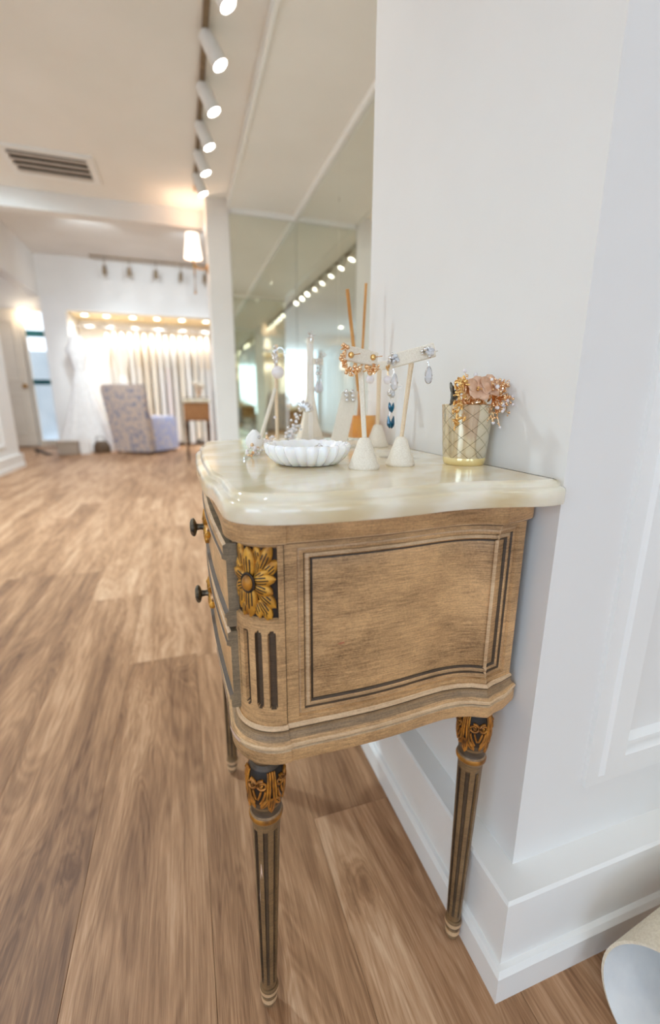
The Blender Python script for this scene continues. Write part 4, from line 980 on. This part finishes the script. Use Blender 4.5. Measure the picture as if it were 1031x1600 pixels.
b.tube([(0.096, 0.735, MT + .004), (0.090, 0.728, MT + .003), (0.086, 0.722, MT + .0025)], .0018, 6, mat=1)
b.build('bead_vine', [PEARL, SILVER, ROSEGOLD], e, smooth=50)
def pet(u, v):
    a = (v - .5) * 2; return (0.115 + .016 * a * sin(pi * (.2 + .75 * u)), 0.785 + .008 * a * a, MT + .010 + .034 * u)
MB().grid(pet, 8, 8).build('petal', GOWNW, e, smooth=60, solid=.001)
# milk-glass dish: scalloped ribs
dish = empty('milk_glass_dish', (0.1735, 0.648, MT), 'white milk-glass dish with scalloped ribs, in front of the earring stands', 'dish')
def dish_mesh():
    b = MB(); n = 132; nr = 22; DC = (0.1735, 0.648)
    prof = [(0.0, .004), (.030, .004), (.040, .0005), (.046, .002), (.055, .010), (.0615, .019), (.0640, .026), (.0635, .0295), (.0615, .0305), (.0590, .029), (.0545, .021), (.044, .011), (.030, .0085), (0.0005, .008)]
    rib = [0, 0, .0005, .0024, .0038, .0038, .0030, .0020, .0016, .0012, .0012, .0006, 0, 0]
    rings = []
    for (r, z), a in zip(prof, rib):
        rings.append([(DC[0] + (max(r, .0004) + a * (abs(cos(nr * t / 2)) * 2 - 1.1)) * cos(t), DC[1] + (max(r, .0004) + a * (abs(cos(nr * t / 2)) * 2 - 1.1)) * sin(t), MT + z + (.0016 * abs(cos(nr * t / 2)) if .025 < z else 0)) for t in [2 * pi * k / n for k in range(n)]])
    return b.loft(rings, True, 0, False)
dish_mesh().build('bowl', MILK, dish, smooth=60)
e = empty('silver_ring', (0.190, 0.640, MT + .012), 'thin silver ring lying in the white milk-glass dish', 'ring')
MB().tube([(0.190 + .0095 * cos(t), 0.640 + .003 * sin(t), MT + .0185 + .0095 * sin(t)) for t in [2 * pi * k / 20 for k in range(21)]], .0010, 6, caps=False).build('band', SILVER, e, smooth=60)
MB().ball((0.190, 0.640, MT + .0285), .0026, 7, 5).build('stone', CRYSTAL, e)
# reed diffuser
BX, BY = 0.402, 0.995
df = empty('reed_diffuser', (BX, BY, MT), 'square glass reed diffuser bottle with amber oil and two rattan reeds', 'diffuser')
def sq(hw, z, r=.006):
    return [(BX + sx * (hw - (r if k else 0)), BY + sy * (hw - (0 if k else r)), MT + z) for sx, sy, ks in ((1, 1, (0, 1)), (-1, 1, (1, 0)), (-1, -1, (0, 1)), (1, -1, (1, 0))) for k in ks]
def ringsq(hw, z): 
    out = []
    for k in range(16):
        t = 2 * pi * k / 16 + pi / 16; c_, s_ = cos(t), sin(t); p = 5.0
        f = hw / (abs(c_) ** p + abs(s_) ** p) ** (1 / p); out.append((BX + f * c_, BY + f * s_, MT + z))
    return out
gl = MB().loft([ringsq(.032, 0), ringsq(.0335, .004), ringsq(.0335, .084), ringsq(.029, .093), ringsq(.015, .098), ringsq(.014, .112), ringsq(.0165, .114), ringsq(.0165, .118), ringsq(.012, .118), ringsq(.012, .098), ringsq(.027, .089), ringsq(.0305, .080), ringsq(.0305, .010)], True, 0, True)
gl.build('bottle', GLASS, df, smooth=30)
MB().loft([ringsq(.0300, .0105), ringsq(.0300, .062)], True, 0, True).build('oil', AMBER, df, smooth=30)
MB().tube([(0.409, 0.997, MT + .014), (0.390, 0.990, 0.94), (0.3600, 0.988, 1.142)], .0042, 8).build('reed', REED, df, smooth=60)
MB().tube([(0.390, 0.992, MT + .014), (0.399, 0.995, 0.94), (0.4095, 1.000, 1.160)], .0030, 8).build('reed', REED, df, smooth=60)
# votive cup of gilded hair flowers
VX, VY = 0.4045, 0.5775
vo = empty('votive_cup', (VX, VY, MT), 'gold-tinted mercury glass votive cup with etched lattice, beside the wall', 'cup')
MB().lathe([(.0005, 0), (.0290, 0), (.0312, .002), (.0322, .009), (.0318, .011)], 48, (VX, VY, MT), caps=False).build('foot', GOLDGLASS, vo, smooth=40)
MB().lathe([(.0318, .011), (.0324, .014), (.0375, .0855), (.0380, .0885), (.0372, .0895), (.0362, .088), (.0312, .018), (.0005, .014)], 48, (VX, VY, MT), caps=False).build('cup', MERCURY, vo, smooth=40)
def hair_flower(c, n, size, label, seed, mat=PETALM):
    rnd = random.Random(seed); e = empty('fabric_flower', c, label, 'hair flower', 'hair flowers in the votive cup')
    for k in range(n):
        t = 2 * pi * k / n + rnd.random() * .3; tilt = rnd.uniform(.25, .7)
        def place(u, v, k=k, t=t, tilt=tilt):
            l = u * size; wv = (v - .5) * 2 * size * .52 * sin(pi * (.12 + .8 * u)) ** .7; h = l * tilt + wv * wv * 18
            return (c[0] + l * cos(t) - wv * sin(t), c[1] - h * .55 + (l * sin(t) + wv * cos(t)) * .35, c[2] + (l * sin(t) + wv * cos(t)) * .8 + h * .3)
        MB().grid(place, 5, 6).build('petal', mat, e, smooth=60, solid=.0006)
    b = MB(); blobs(b, (c[0], c[1] - .004, c[2] + .002), 7, .0035, .0016, rnd); b.build('flower_centre', YGOLD, e, smooth=60)
hair_flower((0.396, 0.546, 0.918), 5, .021, 'blush fabric flower with a gilt centre, left of two in the votive cup', 61)
hair_flower((0.4185, 0.549, 0.922), 5, .020, 'blush fabric flower with ribbed petals, right of two in the votive cup', 62)
def spray(pts_fn, label, seed, n, mats, name='gilt_spray', stem=None):
    rnd = random.Random(seed); e = None
    return rnd
# gilded leaf strand hanging over the left lip
e = empty('gilt_leaf_strand', (0.368, 0.55, MT + .09), 'gold leaf hair vine hanging over the left rim of the votive cup', 'hair vine'); rnd = random.Random(71)
b = MB(); ctl = [(0.376, 0.560, 0.916), (0.370, 0.548, 0.930), (0.3635, 0.541, 0.925), (0.3600, 0.538, 0.905), (0.3590, 0.537, 0.885), (0.3580, 0.538, 0.866)]
b.tube(ctl, .0010, 6); b.build('stem', YGOLD, e, smooth=60)
b = MB()
for k in range(72):
    t = rnd.random() * 4.99; i = int(t); f = t - i; p = Vector(ctl[i]).lerp(Vector(ctl[i + 1]), f)
    M_ = Matrix.Rotation(rnd.random() * 6.3, 3, 'Y') @ Matrix.Rotation(rnd.uniform(-.7, .7), 3, 'X')
    b.ball(p + Vector((rnd.gauss(0, .0036), rnd.gauss(0, .003) - .002, rnd.gauss(0, .003))), rnd.uniform(.0030, .0052), 7, 4, s=(.5, .2, 1), M=M_)
b.build('leaf', YGOLD, e, smooth=60)
b = MB()
for k in range(4):
    M_ = Matrix.Rotation(-.3 + k * .35, 3, 'Y'); b.ball((0.3535 + k * .0015, 0.545, 0.919 - k * .005), .010, 8, 5, s=(.3, .16, 1), M=M_)
b.build('dark_leaf', IRON, e, smooth=60)
b = MB()
for k in range(3):
    M_ = Matrix.Rotation(-.35 + k * .3, 3, 'Y'); b.ball((0.374 + k * .006, 0.549, 0.924 - k * .004), .013, 9, 5, s=(.38, .18, 1), M=M_)
b.build('tall_leaf', ROSEGOLD, e, smooth=60)
# gilt spray with seed pearls at the right
def twig_spray(c, dirs, n, ln, label, seed):
    rnd = random.Random(seed); e = empty('pearl_spray', c, label, 'hair spray'); b = MB(); pb = MB()
    for k in range(n):
        d = Vector((rnd.uniform(*dirs[0]), rnd.uniform(*dirs[1]), rnd.uniform(*dirs[2]))).normalized(); L_ = ln * rnd.uniform(.5, 1)
        p0 = Vector(c); p1 = p0 + d * L_ * .55 + Vector((0, 0, rnd.gauss(0, .003))); p2 = p0 + d * L_ + Vector((rnd.gauss(0, .002), 0, rnd.gauss(0, .004)))
        b.tube([p0, p1, p2], .0007, 5)
        for q in range(3):
            pp = p1.lerp(p2, rnd.random()); b.ball(pp + Vector((rnd.gauss(0, .002), rnd.gauss(0, .002), rnd.gauss(0, .002))), rnd.uniform(.0012, .0026), 6, 4)
        if k % 2 == 0: pb.ball(p2, rnd.uniform(.0020, .0032), 8, 6)
    b.build('twig', ROSEGOLD, e, smooth=60); pb.build('seed_pearl', PEARL, e, smooth=60)
twig_spray((0.430, 0.555, 0.905), ((-.3, .5), (-1, -.2), (-1.0, 1.0)), 40, .042, 'rose gold twig spray with seed pearls over the right rim of the votive cup', 81)
twig_spray((0.405, 0.572, 0.905), ((-.9, .5), (-.6, .2), (.2, 1.2)), 18, .040, 'upright gilt twigs with tiny pearls between the votive flowers', 82)
e = empty('gilt_leaf_cluster', (0.405, 0.556, 0.90), 'copper leaf cluster filling the mouth of the votive cup', 'hair vine'); rnd = random.Random(91); b = MB()
for k in range(60):
    M_ = Matrix.Rotation(rnd.random() * 6.3, 3, 'Y') @ Matrix.Rotation(rnd.uniform(-.9, .9), 3, 'X')
    b.ball((0.380 + .052 * rnd.random(), 0.552 + rnd.random() * .03, 0.901 + rnd.gauss(0, .005)), rnd.uniform(.004, .008), 7, 4, s=(.5, .22, 1), M=M_)
b.build('leaf', ROSEGOLD, e, smooth=60)
MB().tube([(0.40, .575, MT + .02), (0.405, .565, 0.90)], .0012, 6).tube([(0.41, .58, MT + .02), (0.425, .57, 0.91)], .0012, 6).build('stem', YGOLD, e)

# ------------------------------------------------------------------ cream canvas roll at the lower right
cv = empty('canvas_roll', (0.75, 0.24, 0), 'rolled ivory canvas with a pale inner lining, at the lower right by the baseboard', 'canvas roll')
def roll(u, v, off=0.0):
    """u along the roll (0 = open mouth), v around it; the sheet overlaps itself a little"""
    th = -2.2 + 2 * pi * 1.12 * v; r = 0.070 + 0.008 * v + 0.022 * u + off; r *= 1 + 0.05 * sin(2 * th + 1)
    c0 = Vector((0.565, 0.252, 0.080)); c1 = Vector((1.12, 0.235, 0.260)); ax = (c1 - c0).normalized(); e1 = Vector((0, 1, 0)); e1 = (e1 - ax * e1.dot(ax)).normalized(); e2 = ax.cross(e1)
    lip = -0.045 * cos(th - 1.3) * (1 - u)
    return c0.lerp(c1, u) + e1 * (r * 1.02 * cos(th)) + e2 * (-r * sin(th)) + ax * lip
def sheet(o): return lambda u, v: roll(u, v, o)
MB().grid(sheet(0.002), 14, 60).build('canvas', IVORY, cv, smooth=60)
MB().grid(sheet(-0.002), 14, 60).build('lining', LINING, cv, smooth=60)
b = MB(); n = 60
b.add([p for k in range(n + 1) for p in (roll(0, k / n, .002), roll(0, k / n, -.002))], [(2 * k, 2 * k + 1, 2 * k + 3, 2 * k + 2) for k in range(n)]); b.build('edge', IVORY, cv)

# ------------------------------------------------------------------ GOWN ROOM
rail = empty('gown_rail', (-0.6, 10.05, 2.28), 'long steel clothes rail across the gown niche under the puck lights', 'clothes rail')
MB().tube([(-1.84, 10.05, 2.30), (2.3, 10.05, 2.30)], .016, 10).build('bar', STEEL, rail, smooth=60)
for x in (-1.2, -0.2, 0.8): MB().tube([(x, 10.05, 2.31), (x, 10.05, 2.478)], .010, 8).build('hanger_post', STEEL, rail, smooth=60)
def gown(x, y, ztop, zbot, wt, wb, dep, mat, label, seed, grp, hang=True, waist=.55, name='wedding_gown'):
    rnd = random.Random(seed); g = empty(name, (x, y, zbot), label, 'gown', grp); n = 44; zs = [0, .04, .25, .5, .7, .8, .88, .95, 1.0]; rings = []
    fo = [rnd.random() * 6.3 for _ in range(4)]; nf = rnd.choice((5, 6, 7, 8))
    for t in zs:
        z = zbot + (ztop - zbot) * t
        if t < .7: w_ = wb + (waist * wt - wb) * (t / .7) ** .8
        elif t < .88: w_ = waist * wt + (wt - waist * wt) * ((t - .7) / .18)
        else: w_ = wt * (1 - .55 * ((t - .88) / .12))
        amp = (.22 if wb > .2 else .10) * (1 - t) + .02; ring = []
        for k in range(n):
            a = 2 * pi * k / n; f = 1 + amp * (sin(nf * a + fo[0]) * .6 + sin((nf + 3) * a + fo[1] + t) * .4)
            ring.append((x + w_ * .5 * f * cos(a) + .004 * (1 - t) * sin(fo[2]), y + dep * .5 * f * (w_ / max(wt, wb) * .6 + .4) * sin(a), z))
        rings.append(ring)
    MB().loft(rings[:5], True, 0, False).build('skirt', mat, g, smooth=70)
    MB().loft(rings[4:], True, 0, True).build('bodice', rnd.choice((GOWNC, GOWNI, mat)), g, smooth=70)
    if hang:
        hz = ztop; MB().tube([(x, y - dep * .25, hz - .08), (x, y - dep * .1, hz + .0), (x, y - .026, hz + .04), (x, y - .026, 2.31), (x, y - .012, 2.326), (x, y + .008, 2.327), (x, y + .026, 2.306)], .005, 6).build('hanger', STEEL, g)
    return g
rg = random.Random(77); xs = []
tones = [(GOWNW, 'white tulle'), (GOWNI, 'ivory satin'), (GOWNC, 'champagne lace'), (GOWNP, 'blush tulle')]
nth = ['first', 'second', 'third', 'fourth', 'fifth', 'sixth', 'seventh', 'eighth', 'ninth', 'tenth', 'eleventh', 'twelfth', 'thirteenth', 'fourteenth', 'fifteenth', 'sixteenth', 'seventeenth', 'eighteenth']
for k in range(18):
    mat, nm = tones[(0, 1, 2, 0, 1, 2, 2, 0, 3, 1, 2, 0, 2, 1, 0, 3, 2, 0)[k]]
    x = -1.30 + k * 0.134
    gown(x, 10.05, 2.20 - .03 * rg.random(), 0.03 + .10 * rg.random(), .100 + .01 * rg.random(), .110 + .006 * rg.random(), .50, mat, '%s gown hanging on the far rail, %s from its left end' % (nm, nth[k]), 100 + k, 'gowns on the far rail', waist=.6)
gown(-1.70, 9.22, 2.02, 0.004, .36, .92, .50, GOWNW, 'wide white ball gown standing out in front of the left end of the rail', 201, None, waist=.5, hang=False)
gown(-1.04, 9.50, 1.98, 0.004, .26, .36, .34, GOWNI, 'ivory A-line gown standing in front of the rail, behind the slipper chair', 202, None, waist=.55, hang=False)
# slipper chair seen from behind
ch = empty('slipper_chair', (-0.62, 8.72, 0), 'high-backed slipcovered slipper chair in beige and blue floral print, seen from behind', 'chair')
def chair_M(a, loc): return Matrix.Translation(loc) @ Matrix.Rotation(a, 4, 'Z')
CM = chair_M(radians(-35), (-0.86, 8.56, 0))              # local x = across the back, local y = towards the seat
bk = MB(); rings = []
for t in (0, .03, .15, .35, .55, .75, .92, .985, 1.0):
    z = .04 + 1.14 * t; lean = -.17 * t ** 1.3; hw = .385 + .035 * t - (.03 if t > .98 else 0); th = .15 - .03 * t; bow = .03
    ring = []
    for px, py in ((-1, -.5), (-.6, -.62), (0, -.66), (.6, -.62), (1, -.5), (1.03, 0), (1, .5), (.4, .5), (-.4, .5), (-1, .5), (-1.03, 0)):
        ring.append(CM @ Vector((px * hw, py * th + lean, z)))
    rings.append(ring)
bk.loft(rings, True, 0, True); bk.build('backrest', FLORAL_BEIGE, ch, smooth=50)
st = MB(); rings = []
for t, e_ in ((0, .02), (.05, .02), (.5, .01), (.80, 0), (.93, .0), (1, -.03)):
    z = .04 + .60 * t; ring = []
    for px, py in ((-1, 0), (-1, .5), (-1, .97), (-.9, 1), (-.3, 1.02), (.3, 1.02), (.9, 1), (1, .97), (1, .5), (1, 0)):
        w_ = 1 + e_ * (1 if abs(px) > .95 else 0) ; ring.append(CM @ Vector((px * .375 * w_, .05 + py * .70 + (e_ if py > .9 else 0), z)))
    rings.append(ring)
st.loft(rings, True, 0, True); st.build('seat', FLORAL_BLUE, ch, smooth=50)
sp_ = MB()
for k in range(9):
    u = -.36 + k * .09; sp_.cbox((u - .004, -.10, .04), (u + .004, -.095, .20), .001, M=CM)
for px, py in ((-.33, -.02), (.33, -.02), (-.33, .68), (.33, .68)):
    p = CM @ Vector((px, py, 0)); MB().lathe([(.018, 0), (.026, .06)], 12, (p.x, p.y, 0)).build('leg', WALNUTD, ch, smooth=40)
# side table with vase, beyond the console
sx0, sx1, sy0, sy1 = 0.010, 0.385, 7.02, 7.42
tb = empty('side_table', (0.2, 7.22, 0), 'honey wood side table with a cream top and slender dark legs, near the far pillar', 'table')
MB().cbox((sx0, sy0, 0.62), (sx1, sy1, 0.885), .01).build('cabinet_box', WALNUT, tb)
MB().cbox((sx0 - .02, sy0 - .02, 0.885), (sx1 + .02, sy1 + .02, 0.935), .012).build('top', ONYX, tb)
MB().cbox((sx0 + .03, sy0 - .006, 0.66), (sx1 - .03, sy0 + .002, 0.85), .003).build('panel', WALNUT, tb)
for px, py in ((sx0 + .025, sy0 + .025), (sx1 - .025, sy0 + .025), (sx0 + .025, sy1 - .025), (sx1 - .025, sy1 - .025)):
    MB().lathe([(.012, 0), (.014, .02), (.024, .50), (.030, .54), (.022, .58), (.026, .63)], 12, (px, py, 0)).build('leg', WALNUTD, tb, smooth=40)
MB().tube([(sx0 + .01, sy0 + .02, .93), (sx0 + .01, sy0 + .02, .955), (sx1 - .01, sy0 + .02, .955), (sx1 - .01, sy1, .955), (sx0 + .01, sy1, .955), (sx0 + .01, sy0 + .02, .955)], .008, 6).build('gallery_rail', GREYGOLD, tb)
va = empty('glass_vase', (0.24, 7.2, 0.9362), 'small glass vase of dried beige flowers on the far side table', 'vase')
MB().lathe([(.0005, 0), (.035, 0), (.045, .03), (.05, .09), (.035, .15), (.04, .17), (.036, .17), (.03, .15), (.044, .09), (.04, .03), (.0005, .008)], 20, (0.24, 7.2, 0.9362), caps=False).build('vase', GLASS, va, smooth=40)
rnd = random.Random(12); b = MB(); b2 = MB()
for k in range(12):
    a = rnd.random() * 6.3; r = .02 + .06 * rnd.random(); p = (0.24 + r * cos(a), 7.2 + r * sin(a), 0.935 + .19 + .08 * rnd.random()); b.tube([(0.24, 7.2, .95), p], .003, 5); b2.ball(p, .024 + .012 * rnd.random(), 7, 5)
b.build('stem', REED, va); b2.build('flower_head', GOWNC, va, smooth=50)
# things on the floor under the gowns at the left
bx = empty('fabric_box', (-1.93, 8.67, 0), 'low taupe fabric storage box on the floor under the ball gown', 'box')
MB().cbox((-2.08, 8.56, 0), (-1.78, 8.78, 0.20), .012).build('box', TAUPEBOX, bx); MB().cbox((-2.09, 8.55, 0.20), (-1.77, 8.79, 0.235), .01).build('lid', TAUPEBOX, bx)
bg = empty('gift_bag', (-1.68, 8.7, 0), 'small white paper bag on the floor beside the taupe box', 'bag')
MB().loft([[(-1.75, 8.68, 0), (-1.61, 8.68, 0), (-1.61, 8.78, 0), (-1.75, 8.78, 0)], [(-1.76, 8.69, .27), (-1.60, 8.69, .27), (-1.60, 8.77, .27), (-1.76, 8.77, .27)]], True, 0, True).build('bag', GOWNW, bg)
MB().tube([(-1.71, 8.685, .27), (-1.70, 8.68, .34), (-1.66, 8.68, .34), (-1.65, 8.685, .27)], .006, 6).build('handle', GOWNW, bg)
bb_ = empty('leather_bag', (-1.43, 8.8, 0), 'slouchy brown leather bag on the floor next to the slipper chair', 'bag')
MB().loft([[(-1.43 + .14 * cos(t) * s_, 8.80 + .09 * sin(t) * s_, z) for t in [2 * pi * k / 20 for k in range(20)]] for z, s_ in ((0, .9), (.02, 1), (.12, .98), (.19, .75), (.215, .4))], True, 0, True).build('body', BROWNBAG, bb_, smooth=50)
MB().tube([(-1.51, 8.78, .19), (-1.48, 8.68, .29), (-1.38, 8.68, .29), (-1.35, 8.78, .19)], .009, 6).build('strap', BROWNBAG, bb_, smooth=50)
sh = empty('black_shoe', (-2.33, 8.7, 0), 'single black heeled shoe on the floor at the foot of the white pier', 'shoe')
def shoe(u, v):
    a = 2 * pi * v; l = u; w_ = .036 * (sin(pi * min(1, .1 + .85 * u)) ** .5); zc_ = .10 - .085 * min(1, l * 1.3); h_ = .028 - .008 * u
    return (-2.45 + .24 * l, 8.70 + w_ * cos(a), max(.004, zc_ + h_ * sin(a)))
MB().grid(shoe, 12, 14).build('upper', BLACK, sh, smooth=60); MB().lathe([(.008, 0), (.006, .03), (.018, .10)], 10, (-2.425, 8.70, 0)).build('heel', BLACK, sh)
